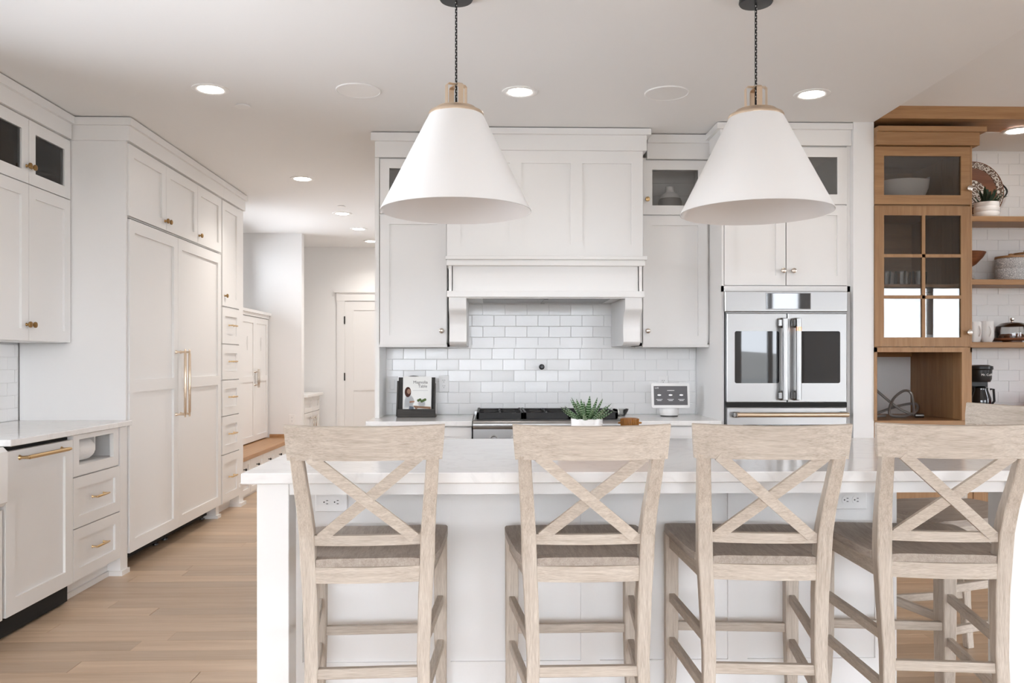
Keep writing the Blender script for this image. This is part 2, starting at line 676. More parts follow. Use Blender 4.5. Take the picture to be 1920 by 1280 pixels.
y = 2.02
while y < 9.58:
    xa, xb = (LW + 0.01, 3.25) if y < 5.0 else (-2.30, -0.76)
    x = xa
    first = True
    while x < xb - 0.05:
        ln = random.choice([0.9, 1.2, 1.5, 1.8, 2.1, 2.3]) * (random.uniform(0.4, 1) if first else 1)
        first = False
        e = min(x + ln, xb)
        if xb - e < 0.3:
            e = xb
        plank(x, e, y, y + 0.127)
        x = e
    y += 0.127

bm = NB()
box(bm, LW, 2.36, RY, 10.75, CEIL, CEIL + 1.3)
struct('ceiling', bm, 'ceiling_paint', label='flat white ceiling over the kitchen')
bm = NB()
loft(bm, [[(xx, 4.99, 2.82), (xx, 0.4, 3.95), (xx, RY, 3.95), (xx, RY, 4.05), (xx, 0.4, 4.05), (xx, 4.99, 2.92)] for xx in (2.362, RX)])
struct('ceiling_great_room', bm, 'ceiling_paint', label='sloped white ceiling rising beside the kitchen')
bm = NB()
box(bm, 2.362, RX, 5.25, BW, CEIL, CEIL + 0.08)
struct('ceiling_pantry', bm, 'ceiling_paint', label='white ceiling over the oak coffee bar')

bm = NB()
box(bm, -0.745, RX, BW, BW + 0.15, 0, CEIL + 0.1)
wall_range = struct('wall_range', bm, 'grout', label='tiled wall behind the range and the coffee bar')
bm = NB()
wall_boxes(bm, 'y', LW - 0.15, LW, RY, 10.75, 0, CEIL + 0.1, [(2.0, 4.0, 1.06, 2.45), (7.85, 9.55, 1.9, 2.64)])
wall_left = struct('wall_left', bm, 'wall_paint', label='white wall behind the sink and refrigerator run')
bm = NB()
wall_boxes(bm, 'x', RY - 0.15, RY, LW, RX, 0, 4.0, [(a, b, 0.1, 2.55) for a, b in REAR_WINDOWS])
struct('wall_window_side', bm, 'wall_paint', label='white wall with tall windows opposite the range')
bm = NB()
wall_boxes(bm, 'y', RX, RX + 0.15, RY, BW, 0, 4.0, [(-3.0, 2.6, 0.1, 2.55)])
struct('wall_right', bm, 'wall_paint', label='white wall with tall windows beside the coffee bar')
bm = NB()
box(bm, LW, -2.18, 9.6, 9.72, 0, CEIL)
struct('wall_hall_stub', bm, 'wall_paint', label='white stub wall at the end of the mudroom bench')
bm = NB()
box(bm, LW, -0.6, 10.75, 10.9, 0, CEIL)
struct('wall_hall_end', bm, 'wall_paint', label='white wall with the panelled door at the end of the hall')
bm = NB()
box(bm, -0.745, -0.6, BW + 0.15, 10.75, 0, CEIL)
struct('wall_hall_side', bm, 'wall_paint', label='white wall of the hall behind the range wall')
bm = NB()
box(bm, 2.235, 2.363, 5.04, BW, 0, CEIL)
struct('wall_pier', bm, 'wall_paint', label='white wall pier between the oven tower and the oak hutch')
bm = NB()
box(bm, 2.362, RX, 4.97, 5.25, 2.748, 2.825)
struct('trim_1', bm, 'oak_x', label='oak beam across the opening of the coffee bar')

# windows of the room (their daylight is what lights it)


def window(n, axis, p, a0, a1, z0, z1, mull, label):
    t = bpy.data.objects.new('window_%d' % n, None)
    C.objects.link(t)
    ctr = ((a0 + a1) / 2, p, z0) if axis == 'x' else (p, (a0 + a1) / 2, z0)
    t.location = ctr
    WORLD[t.name] = Vector(ctr)
    props(t, label, None, None, 'structure')
    bm = NB()
    d = 0.045

    def bar(s0, s1, q0, q1):
        if axis == 'x':
            box(bm, s0, s1, p - d, p + d, q0, q1)
        else:
            box(bm, p - d, p + d, s0, s1, q0, q1)
    bar(a0, a0 + 0.06, z0, z1)
    bar(a1 - 0.06, a1, z0, z1)
    bar(a0, a1, z0, z0 + 0.06)
    bar(a0, a1, z1 - 0.06, z1)
    edges = [a0 + 0.06]
    for k in range(1, mull):
        m_ = a0 + (a1 - a0) * k / mull
        bar(m_ - 0.035, m_ + 0.035, z0, z1)
        edges += [m_ - 0.035, m_ + 0.035]
    edges.append(a1 - 0.06)
    build('window_frame', bm, 'trim_paint', t)
    for s, e in zip(edges[::2], edges[1::2]):
        if axis == 'x':
            part_box('pane', 'window_glass', t, s, e, p - 0.003, p + 0.003, z0 + 0.06, z1 - 0.06)
        else:
            part_box('pane', 'window_glass', t, p - 0.003, p + 0.003, s, e, z0 + 0.06, z1 - 0.06)


window(1, 'y', LW - 0.075, 2.0, 4.0, 1.06, 2.45, 2, 'white framed window above the sink')
window(2, 'y', LW - 0.075, 7.85, 9.55, 1.9, 2.64, 3, 'high white framed window above the mudroom lockers')
for i, (a, b) in enumerate(REAR_WINDOWS):
    window(3 + i, 'x', RY - 0.075, a, b, 0.1, 2.55, 4 if b - a > 3 else 2, ['wide tall window behind the island stools', 'narrow tall window facing the wall oven', 'tall two sash window facing the oak hutch'][i])
window(6, 'y', RX + 0.075, -3.0, 2.6, 0.1, 2.55, 4, 'wide tall window in the side wall of the great room')

# land outside the windows
bm = NB()
box(bm, -160, 160, -220, -3.7, -1.4, -1.0)
props(build('ground_outside', bm, 'ground_grass'), 'pale grassy ground outside the windows', None, None, 'structure')
bm = NB()
nx, ny = 40, 8
grid = [[bm.verts.new((-150 + 300 * i / nx, -95 - 60 * j / ny,
                       -1.2 + (1 - abs(2 * j / ny - 1)) * (3.0 + 1.0 * math.sin(i * 0.55) + 0.5 * math.sin(i * 1.3 + 1)))) for i in range(nx + 1)] for j in range(ny + 1)]
for j in range(ny):
    for i in range(nx):
        bm.faces.new((grid[j][i], grid[j][i + 1], grid[j + 1][i + 1], grid[j + 1][i]))
props(build('hills_outside', bm, 'hill_grass', smooth=True), 'low hills on the horizon outside the windows', None, None, 'structure')

# hall door and its casing
F = fmap('-y', 10.75)
bm = NB()
fbox(bm, F, -1.985, -1.885, 0, 2.05, 0, 0.022)
fbox(bm, F, -1.0, -0.9, 0, 2.05, 0, 0.022)
fbox(bm, F, -1.99, -0.895, 2.05, 2.155, 0, 0.026)
fbox(bm, F, -2.02, -0.865, 2.155, 2.183, 0, 0.045)
struct('trim_2', bm, 'trim_paint', label='white casing around the hall door')
bm = NB()
D1 = thing('door_1', None, None, (-1.44, 10.74, 0))
props(D1, 'white two panel door at the end of the hall', None, None, 'structure')
leaf = shaker('door_leaf', D1, fmap('-y', 10.735), -1.884, -1.001, 0.01, 2.045, stile=0.115, t=0.014, recess=0.009, rails=(0.95,))
for z in (1.75, 1.02, 0.25):
    part_box('hinge', 'black_iron', leaf, -1.893, -1.878, 10.722, 10.734, z, z + 0.1)

# ================================================================== tiles
tile_me = {}


def tile_mesh():
    if 't' not in tile_me:
        bm = NB()
        box(bm, -0.0747, 0.0747, -0.004, 0.004, -0.0367, 0.0367)
        ed = [e for e in bm.edges if all(v.co.y < 0 for v in e.verts)]
        bmesh.ops.bevel(bm, geom=ed, offset=0.0016, segments=1, affect='EDGES')
        bmesh.ops.recalc_face_normals(bm, faces=bm.faces)
        me = bpy.data.meshes.new('tile')
        bm.to_mesh(me)
        bm.free()
        me.materials.append(MATS['tile_glaze'])
        tile_me['t'] = me
    return tile_me['t']


def tiles(wall, facing, plane, u0, u1, v0, v1, phase=0.0):
    me = tile_mesh()
    k = 0
    v = v0
    while v < v1 - 0.012:
        ve = min(v + 0.0762, v1)
        u = u0 - 0.1524 + ((phase + (0.0762 if k % 2 else 0.0)) % 0.1524)
        while u < u1 - 0.002:
            a, b = max(u, u0), min(u + 0.1524, u1)
            if b - a > 0.014:
                o = bpy.data.objects.new('tile', me)
                C.objects.link(o)
                o.parent = wall
                p = Vector(fmap(facing, plane)((a + b) / 2, (v + ve) / 2, -0.0012 + random.uniform(0, 0.0012)))
                o.location = p - wpos(wall)
                o.scale = ((b - a - 0.0022) / 0.1494, 1, (ve - v - 0.0022) / 0.0734)
                o.rotation_euler = (random.uniform(-0.012, 0.012), 0, (PI / 2 if facing == '+x' else 0) + random.uniform(-0.008, 0.008))
            u += 0.1524
        v = ve
        k += 1


tiles(wall_range, '-y', BW, -0.717, 1.425, 0.902, 1.385, 0.04)
tiles(wall_range, '-y', BW, -0.17, 0.86, 1.385 - 0.0258, 1.70, 0.04)
tiles(wall_range, '-y', BW, 3.0, 4.05, 0.902, 2.74, 0.03)
bm = NB()
box(bm, LW, LW + 0.001, 3.95, 5.05, 0.914, 1.38)
struct('trim_3', bm, 'grout', label='grout bed of the tiles beside the sink window')
tiles(wall_left, '+x', LW + 0.001, 3.98, 5.057, 0.914, 1.38, 0.05)

# ================================================================== ceiling fittings
FD = lambda z: (lambda u, v, w_: (u, v, z - w_))
CANS = [(-1.517, 4.52, 'recessed ceiling light in front of the refrigerator run'),
        (0.16, 4.52, 'recessed ceiling light in front of the range hood'),
        (1.773, 4.52, 'recessed ceiling light in front of the oven tower'),
        (-1.52, 6.72, 'recessed hall ceiling light beside the refrigerator column'),
        (-1.48, 8.29, 'recessed hall ceiling light beside the mudroom lockers'),
        (-1.47, 9.25, 'recessed hall ceiling light before the stub wall'),
        (-1.47, 10.2, 'recessed hall ceiling light over the panelled door'),
        (3.37, 5.2, 'small recessed ceiling light above the coffee bar shelves')]
for i, (x, y, lab) in enumerate(CANS):
    t = thing('ceiling_downlight', lab, 'ceiling light', (x, y, CEIL), 'recessed ceiling lights')
    bm = NB()
    lathe(bm, FD(CEIL), x, y, [(0.098, -0.001), (0.098, 0.004), (0.09, 0.007), (0.07, 0.005), (0.064, 0.001), (0.064, -0.001)], 36)
    build('trim_ring', bm, 'white_plastic', t, smooth=True)
    bm = NB()
    lathe(bm, FD(CEIL), x, y, [(0.064, 0.0), (0.062, 0.0035), (0.0, 0.0045)], 32)
    build('diffuser', bm, 'lamp_glow', t, smooth=True)
    d = bpy.data.lights.new('downlight_beam', 'AREA')
    d.shape = 'DISK'
    d.size = 0.12
    d.energy = 0.6 if i < 3 else (9.0 if i == 3 else (5.5 if i < 7 else 0.6))
    d.color = (1.0, 0.94, 0.88)
    d.spread = math.radians(130)
    lo = bpy.data.objects.new('downlight_beam', d)
    C.objects.link(lo)
    lo.parent = t
    lo.location = (0, 0, -0.012)

for x, y, lab in ((-0.719, 4.518, 'round flush ceiling speaker near the refrigerator side'), (0.967, 4.519, 'round flush ceiling speaker near the oven tower side')):
    t = thing('ceiling_speaker', lab, 'speaker', (x, y, CEIL), 'flush ceiling speakers')
    bm = NB()
    lathe(bm, FD(CEIL), x, y, [(0.121, -0.001), (0.121, 0.005), (0.117, 0.007), (0.114, 0.0045), (0.0, 0.0045)], 48)
    build('speaker_grille', bm, 'white_plastic', t, smooth=True)
for x, y, r, lab in ((-1.43, 4.808, 0.044, 'small white sprinkler cover disc on the kitchen ceiling'), (-1.42, 7.89, 0.04, 'small white sprinkler cover disc on the hall ceiling')):
    bm = NB()
    lathe(bm, FD(CEIL), x, y, [(r * 0.86, -0.001), (r * 0.86, 0.004), (r, 0.005), (r, 0.008), (0, 0.0085)], 32)
    props(build('ceiling_sprinkler_cover', bm, 'white_plastic', smooth=True), lab, 'sprinkler cover')

# ================================================================== pendants


def pendant(x, y, turn, label):
    t = thing('pendant_lamp', label, 'pendant lamp', (x, y, CEIL), 'cone pendants over the island')
    F = lambda u, v, w_: (x + u, y + v, w_)
    bm = NB()
    lathe(bm, F, 0, 0, [(0.0, CEIL), (0.066, CEIL), (0.068, CEIL - 0.014), (0.064, CEIL - 0.02), (0.0, CEIL - 0.022)], 32)
    build('ceiling_canopy', bm, 'black_plastic', t, smooth=True)
    bm = NB()
    tube(bm, [(x, y, CEIL - 0.02), (x, y, 2.31)], 0.0048, 10)
    cord = build('cord', bm, 'black_iron', t, smooth=True)
    bm = NB()
    for k in range(34):                         # pale flecks woven in the cord
        z = CEIL - 0.03 - k * 0.0115
        a = (k % 2) * 0.9 - 0.45 - PI / 2
        px, py = x + 0.0048 * math.cos(a), y + 0.0048 * math.sin(a)
        box(bm, px - 0.0011, px + 0.0011, py - 0.0011, py + 0.0011, z - 0.002, z + 0.002)
    build('cord_fleck', bm, 'shade_white', cord)
    bm = NB()
    prof = [(0.108, 2.262), (0.303, 1.876), (0.3035, 1.8735), (0.302, 1.872), (0.3, 1.874), (0.1055, 2.26)]
    lathe(bm, F, 0, 0, prof[:3], 72)
    shade = build('shade', bm, 'shade_white', t, smooth=True)
    bm = NB()
    lathe(bm, F, 0, 0, [(0.3032, 1.873), (0.3015, 1.8722), (0.2995, 1.8745), (0.1045, 2.262), (0.02, 2.263)], 72)
    build('shade_lining', bm, 'shade_inside', shade, smooth=True, recalc=False)
    bm = NB()
    lathe(bm, F, 0, 0, [(0.11, 2.258), (0.111, 2.266), (0.108, 2.272), (0.083, 2.284), (0.080, 2.290), (0.0, 2.294)], 48)
    build('cap', bm, 'champagne', t, smooth=True)
    for k in range(2):                          # two crossed strap loops
        a = turn + k * PI / 2
        dx, dy = math.cos(a), math.sin(a)
        nxp, nyp = -dy, dx
        rr, wd, th = 0.044, 0.011, 0.0022
        zt = 2.387 - k * 0.004
        path = [(-rr, 2.286), (-rr, zt - 0.008), (-rr + 0.008, zt), (rr - 0.008, zt), (rr, zt - 0.008), (rr, 2.286)]
        secs = []
        for i, (s, z) in enumerate(path):
            inn = [(-th, 0), (-th, 0), (-th * 0.7, -th * 0.7), (th * 0.7, -th * 0.7), (th, 0), (th, 0)][i]
            sgn = -1 if s < 0 else 1
            o1 = (s, z)
            o2 = (s - sgn * th, z - (th if 1 < i < 4 else 0))
            secs.append([(x + dx * q[0] + nxp * wv, y + dy * q[0] + nyp * wv, q[1]) for q, wv in ((o1, -wd), (o1, wd), (o2, wd), (o2, -wd))])
        bm = NB()
        loft(bm, secs)
        build('strap_loop', bm, 'champagne', t)
    bm = NB()
    lathe(bm, F, 0, 0, [(0.0, 2.225), (0.02, 2.225), (0.022, 2.15), (0.03, 2.12), (0.03, 2.09), (0.018, 2.065), (0, 2.06)], 20)
    build('bulb', bm, 'ceramic_white', t, smooth=True)
    return t


pendant(-0.139, 3.34, 0.5, 'white cone pendant lamp hanging in front of the hood, over the stools nearer the refrigerator')
pendant(1.08, 3.34, 0.02, 'white cone pendant lamp hanging in front of the oven tower')

# ================================================================== run along the left wall
FX = fmap('+x', -2.195)
# upper cabinet with glass doors
t = thing('upper_cabinet', 'white upper cabinet with two glass doors above two panel doors, beside the refrigerator', 'cabinet', (-2.69, 4.6, 1.38))
bm = NB()
x0, x1, y0, y1 = CL, -2.552, 4.148, 5.05
box(bm, x0, x0 + 0.012, y0, y1, 1.38, 2.60)
box(bm, x0, x1, y0, y0 + 0.02, 1.38, 2.60)
box(bm, x0, x1, y1 - 0.02, y1, 1.38, 2.60)
box(bm, x0, x1, y0, y1, 1.38, 1.40)
box(bm, x0, x1, y0, y1, 2.225, 2.245)
box(bm, x0, x1, y0, y1, 2.595, 2.737)
build('carcass', bm, 'cabinet_paint', t)
for k in range(4):
    part_box('backboard', 'shiplap_paint', t, x0 + 0.012, x0 + 0.02, y0 + 0.02, y1 - 0.02, 2.248 + k * 0.087, 2.248 + k * 0.087 + 0.084)
Fu = fmap('+x', -2.53)
for k, (a, b) in enumerate(((4.151, 4.595), (4.599, 5.045))):
    d = shaker('glass_door', t, Fu, a, b, 2.243, 2.595, pane='cabinet_glass', stile=0.066)
    knob(d, Fu, b - 0.022 if k == 0 else a + 0.022, 2.335, 'aged_brass', 0.017)
    d = shaker('door', t, Fu, a, b, 1.383, 2.237, stile=0.066)
    knob(d, Fu, b - 0.022 if k == 0 else a + 0.022, 1.47, 'aged_brass', 0.017)
    for z in (2.32, 2.48):
        yy = b - 0.08 if k else a + 0.03
        part_box('hinge', 'dark_steel', t, -2.60, -2.556, yy, yy + 0.05, z - 0.02, z + 0.02, bevel=0.008)
crown(t, [(CL, -2.515, 4.13, 5.03, 2.602, 2.692), (CL, -2.495, 4.11, 5.026, 2.692, 2.737)])

# farmhouse sink and its base
t = thing('sink_base_cabinet', 'white sink base cabinet next to the dishwasher', 'cabinet', (-2.5, 3.4, 0))
part_box('carcass', 'cabinet_paint', t, CL, -2.22, 2.99, 3.785, 0.1, 0.60)
for a, b in ((3.0, 3.385), (3.39, 3.775)):
    d = shaker('door', t, FX, a, b, 0.105, 0.6)
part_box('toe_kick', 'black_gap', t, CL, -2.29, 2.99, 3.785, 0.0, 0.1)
bm = NB()
box(bm, -2.715, -2.165, 2.995, 3.785, 0.62, 0.885)
sk = build('apron_sink', bm, 'porcelain', None, bevel=0.02)
props(sk, 'white apron front farmhouse sink let into the counter', 'sink')

# dishwasher
t = thing('dishwasher', 'white panelled dishwasher with a long brass pull', 'dishwasher', (-2.5, 4.1, 0))
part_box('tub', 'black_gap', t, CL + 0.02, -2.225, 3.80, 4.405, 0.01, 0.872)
d = shaker('door', t, FX, 3.802, 4.403, 0.105, 0.858, stile=0.075, t=0.028)
pull(d, FX, 4.1, 0.822, 0.40, 'brass', 0.0085, 0.042)

# drawer base with an open bay
t = thing('drawer_base_cabinet', 'white base cabinet with two drawers and an open bay for paper towels', 'cabinet', (-2.5, 4.7, 0))
bm = NB()
box(bm, CL, -2.217, 4.408, 4.428, 0.1, 0.878)
box(bm, CL, -2.217, 4.935, 4.96, 0.1, 0.878)
box(bm, CL, -2.217, 4.408, 4.96, 0.1, 0.12)
box(bm, CL, -2.217, 4.408, 4.96, 0.70, 0.715)
box(bm, CL, CL + 0.25, 4.408, 4.96, 0.1, 0.878)
box(bm, -2.24, -2.217, 4.41, 4.96, 0.12, 0.70)
build('carcass', bm, 'cabinet_paint', t)
bm = NB()
fbox(bm, FX, 4.408, 4.47, 0.66, 0.878, -0.022, 0)
fbox(bm, FX, 4.872, 4.935, 0.66, 0.878, -0.022, 0)
fbox(bm, FX, 4.47, 4.872, 0.66, 0.715, -0.022, 0)
fbox(bm, FX, 4.47, 4.872, 0.852, 0.878, -0.022, 0)
build('bay_frame', bm, 'cabinet_paint', t)
for z0, z1 in ((0.385, 0.652), (0.107, 0.379)):
    d = shaker('drawer', t, FX, 4.41, 4.955, z0, z1, stile=0.06)
    pull(d, FX, 4.68, (z0 + z1) / 2 + 0.006, 0.155, 'brass', 0.0055, 0.03)
bm = NB()
box(bm, -2.60, -2.27, 4.41, 4.958, 0.0, 0.1)
box(bm, -2.60, -2.255, 4.409, 4.958, 0.0, 0.03)
build('toe_kick', bm, 'cabinet_paint', t)
bm = NB()
box(bm, -2.45, -2.195, 4.958, 5.042, 0.0, 0.878)
box(bm, -2.45, -2.178, 4.945, 5.05, 0.0, 0.028)
build('end_leg', bm, 'cabinet_paint', t)

bm = NB()
Fy = lambda u, v, w_: (u, w_, v)
lathe(bm, Fy, -2.285, 0.782, [(0.018, 4.45), (0.058, 4.45), (0.062, 4.456), (0.062, 4.70), (0.056, 4.722), (0.04, 4.73), (0.018, 4.73), (0.018, 4.45)], 32)
pt = build('paper_towel_roll', bm, 'paper_white', None, smooth=True)
props(pt, 'roll of white paper towels in the open cabinet bay', 'paper towel')
bm = NB()
tube(bm, [(-2.285, 4.435, 0.782), (-2.285, 4.80, 0.782)], 0.012, 10)
box(bm, -2.305, -2.265, 4.785, 4.80, 0.76, 0.852)
hold = build('paper_towel_holder', bm, 'white_plastic', None)
props(hold, 'white towel rod fixed inside the open cabinet bay', 'towel holder')

bm = NB()
box(bm, CL, -2.165, 2.2, 2.99, 0.884, 0.914)
box(bm, CL, -2.72, 2.99, 3.79, 0.884, 0.914)
box(bm, CL, -2.165, 3.79, 5.055, 0.884, 0.914)
ct = build('countertop', bm, 'quartz', None, bevel=0.003)
props(ct, 'pale quartz countertop over the dishwasher and sink', 'countertop')

# refrigerator surround
t = thing('refrigerator_surround', 'tall white cabinet surround with three short doors above the refrigerator', 'cabinet', (-2.5, 5.9, 0))
part_box('side_panel', 'cabinet_paint', t, CL, -2.205, 5.058, 5.078, 0, 2.66)
part_box('side_panel', 'cabinet_paint', t, CL, -2.225, 6.80, 6.82, 0, 2.66)
part_box('carcass', 'cabinet_paint', t, CL, -2.217, 5.078, 6.82, 2.15, 2.66)
for k, (a, b) in enumerate(((5.082, 5.655), (5.659, 6.255), (6.259, 6.80))):
    d = shaker('door', t, FX, a, b, 2.155, 2.592, stile=0.07)
    u = b - 0.025 if k == 0 else a + 0.025
    knob(d, FX, u, 2.215, 'aged_brass', 0.017)
crown(t, [(CL, -2.182, 5.052, 6.82, 2.602, 2.692), (-2.53, -2.182, 5.046, 5.052, 2.602, 2.692), (CL, -2.165, 5.052, 6.82, 2.692, 2.737), (-2.54, -2.165, 5.03, 5.052, 2.692, 2.737)])
bm = NB()
box(bm, -2.60, -2.217, 6.73, 6.80, 0, 0.13)
box(bm, -2.60, -2.2, 6.72, 6.81, 0, 0.026)
build('foot', bm, 'cabinet_paint', t)

for name, a, b, hs, lab in (('freezer', 5.088, 5.865, 1, 'narrow panelled freezer column next to the tall white side panel'),
                            ('refrigerator', 5.869, 6.792, -1, 'wide panelled refrigerator column next to the stack of drawers')):
    t = thing(name, lab, name, (-2.5, (a + b) / 2, 0), 'panelled cold columns')
    part_box('body', 'cabinet_paint', t, CL + 0.02, -2.235, a, b, 0.12, 2.14)
    d = shaker('door', t, FX, a, b, 0.102, 2.136, stile=0.075, t=0.03, recess=0.015, rails=(1.117,))
    u = b - 0.04 if hs > 0 else a + 0.04
    pull(d, FX, u, 1.117, 0.475, 'champagne', 0.0078, 0.065, vertical=True, tips=0.02)
    part_box('base_grille', 'black_gap', t, CL + 0.05, -2.29, a, b, 0.03, 0.12)
    for yy in (a + 0.08, b - 0.08):
        bm = NB()
        lathe(bm, UP, -2.32, yy, [(0, 0), (0.02, 0), (0.02, 0.01), (0.008, 0.012), (0.008, 0.05), (0, 0.05)], 12)
        build('foot', bm, 'dark_steel', t, smooth=True)

t = thing('drawer_tower', 'slim tall white cabinet with one door above five drawers, beyond the refrigerator', 'cabinet', (-2.5, 7.1, 0))
part_box('carcass', 'cabinet_paint', t, CL, -2.217, 6.822, 7.41, 0.095, 2.66)
bm = NB()
box(bm, -2.45, -2.20, 7.29, 7.411, 0.0, 2.60)
box(bm, -2.45, -2.178, 7.275, 7.43, 0.0, 0.03)
box(bm, -2.44, -2.188, 7.282, 7.42, 0.17, 0.20)
build('end_leg', bm, 'cabinet_paint', t)
part_box('toe_kick', 'cabinet_paint', t, CL, -2.28, 6.824, 7.30, 0.0, 0.095)
crown(t, [(CL, -2.182, 6.822, 7.418, 2.602, 2.692), (CL, -2.165, 6.822, 7.432, 2.692, 2.737)])
d = shaker('door', t, FX, 6.828, 7.286, 1.726, 2.592, stile=0.07)
knob(d, FX, 6.935 - 0.05, 1.81, 'aged_brass', 0.017)
for z0, z1 in ((1.416, 1.715), (1.118, 1.408), (0.82, 1.11), (0.502, 0.812), (0.1, 0.494)):
    d = shaker('drawer', t, FX, 6.828, 7.286, z0, z1, stile=0.07)
    pull(d, FX, 7.057, (z0 + z1) / 2 + 0.005, 0.15, 'brass', 0.006, 0.032)

# mudroom bench and lockers
t = thing('mudroom_bench', 'white built-in bench with an oak seat and small drawers', 'bench', (-2.5, 8.5, 0))
part_box('carcass', 'cabinet_paint', t, CL, -2.29, 7.44, 9.595, 0.0, 0.352)
part_box('seat', 'bench_oak', t, CL, -2.245, 7.435, 9.597, 0.352, 0.392, bevel=0.003)
part_box('seat_upstand', 'bench_oak', t, -2.545, -2.26, 9.585, 9.598, 0.392, 0.43)
FB = fmap('+x', -2.27)
for k in range(5):
    a = 7.46 + k * 0.425
    d = shaker('drawer', t, FB, a, a + 0.415, 0.2, 0.345, stile=0.04, t=0.02)
    knob(d, FB, a + 0.2, 0.272, 'black_iron', 0.012)
    d = shaker('door', t, FB, a, a + 0.415, 0.03, 0.193, stile=0.05, t=0.02)
t = thing('locker_cabinet', 'white mudroom locker cabinet standing on the oak bench', 'cabinet', (-2.7, 9.0, 0.392))
part_box('carcass', 'cabinet_paint', t, CL, -2.585, 7.44, 9.58, 0.4, 1.76)
FL = fmap('+x', -2.56)
for k in range(4):
    a = 7.50 + k * 0.519
    d = shaker('door', t, FL, a, a + 0.516, 0.405, 1.745, stile=0.062, t=0.024, recess=0.01, rails=(1.08,))
    if k % 2 == 0:
        pull(d, FL, a + 0.5, 1.085, 0.2, 'nickel', 0.009, 0.04, vertical=True, tips=0.03)
        pull(d, FL, a + 0.54, 1.085, 0.2, 'nickel', 0.009, 0.04, vertical=True, tips=0.03)
    fr = [(0.0, 0.075), (0.012, 0.03), (0.02, 0.0), (0.012, -0.03), (0.0, -0.075), (-0.012, -0.03), (-0.02, 0.0), (-0.012, 0.03)]
    bm = NB()
    prism(bm, FL, [(a + 0.26 + p, 1.46 + q) for p, q in fr], -0.0095, -0.006)
    build('vent_motif', bm, 'shiplap_paint', d)
crown(t, [(CL, -2.55, 7.44, 9.595, 1.755, 1.79), (CL, -2.525, 7.44, 9.597, 1.79, 1.82)])
outlet_plate('wall_outlet', 'white wall outlet above the end of the oak bench', fmap('-y', 9.6), -2.29, 0.60)

t = thing('hall_cabinet', 'low white cabinet with a drawer, beside the hall door', 'cabinet', (-2.4, 10.2, 0))
part_box('carcass', 'cabinet_paint', t, CL, -2.20, 9.73, 10.6, 0.0, 0.845)
part_box('top', 'cabinet_paint', t, CL, -2.14, 9.725, 10.64, 0.845, 0.875)
FH = fmap('+x', -2.18)
for a, b in ((9.74, 10.16), (10.17, 10.59)):
    d = shaker('drawer', t, FH, a, b, 0.66, 0.84, stile=0.05)
    d = shaker('door', t, FH, a, b, 0.06, 0.65, stile=0.05)
    pull(d, FH, b - 0.06 if a < 10 else a + 0.06, 0.52, 0.16, 'nickel', 0.008, 0.035, vertical=True, tips=0.02)

# ================================================================== range wall
FYU = fmap('-y', 5.36)


def wall_upper(name, label, x0, x1, side, endpanel):
    t = thing(name, label, 'cabinet', ((x0 + x1) / 2, 5.55, 1.37))
    bm = NB()
    box(bm, x0, x1, CB - 0.012, CB, 1.37, 2.6)
    box(bm, x0, x0 + 0.018, 5.382, CB, 1.37, 2.6)
    box(bm, x1 - 0.018, x1, 5.382, CB, 1.37, 2.6)
    box(bm, x0, x1, 5.382, CB, 1.37, 1.39)
    box(bm, x0, x1, 5.382, CB, 2.215, 2.235)
    box(bm, x0, x1, 5.382, CB, 2.58, 2.60)
    build('carcass', bm, 'cabinet_paint', t)
    for k in range(4):
        part_box('backboard', 'shiplap_paint', t, x0 + 0.018, x1 - 0.018, CB - 0.02, CB - 0.012, 2.237 + k * 0.088, 2.237 + k * 0.088 + 0.085)
    a, b = (x0 + 0.03, x1 - 0.004) if side < 0 else (x0 + 0.021, x1 - 0.015)
    d = shaker('glass_door', t, FYU, a, b, 2.225, 2.577, pane='cabinet_glass', stile=0.06)
    knob(d, FYU, b - 0.025 if side < 0 else a + 0.025, 2.322, 'brass', 0.016)
    d = shaker('door', t, FYU, a, b, 1.377, 2.216, stile=0.06)
    knob(d, FYU, b - 0.03 if side < 0 else a + 0.028, 1.467, 'nickel', 0.0165)
    part_box('light_rail', 'cabinet_paint', t, x0 + 0.02, x1, 5.37, 5.39, 1.362, 1.38)
    return t


t = wall_upper('upper_cabinet', 'white upper cabinet between the hall and the hood, glass door on top', -0.745, -0.282, -1, True)
crown(t, [(-0.745, -0.325, 5.345, CB, 2.585, 2.685), (-0.768, -0.325, 5.32, CB, 2.685, 2.737)])
bm = NB()
box(bm, -0.748, -0.72, 5.365, CB, 0.0, 2.59)
struct('trim_4', bm, 'cabinet_paint', label='white end panel of the range wall beside the hall')
t = wall_upper('upper_cabinet', 'white upper cabinet between the hood and the oven tower, grey vase behind its glass', 0.972, 1.428, 1, False)
crown(t, [(1.017, 1.428, 5.345, CB, 2.585, 2.685), (1.017, 1.428, 5.32, CB, 2.685, 2.737)])

bm = NB()
lathe(bm, UP, 1.21, 5.55, [(0.0, 2.2355), (0.066, 2.2355), (0.075, 2.25), (0.080, 2.30), (0.078, 2.345), (0.07, 2.365)], 32)
vs = thing('vase', 'grey and white bottle vase behind the glass of the upper cabinet', 'vase', (1.21, 5.55, 2.2355))
build('body', bm, 'ceramic_grey', vs, smooth=True)
bm = NB()
lathe(bm, UP, 1.21, 5.55, [(0.0715, 2.363), (0.066, 2.378), (0.05, 2.395), (0.032, 2.405), (0.026, 2.42), (0.026, 2.44), (0.029, 2.445), (0.02, 2.445), (0.02, 2.42)], 32)
build('neck', bm, 'ceramic_white', vs, smooth=True)

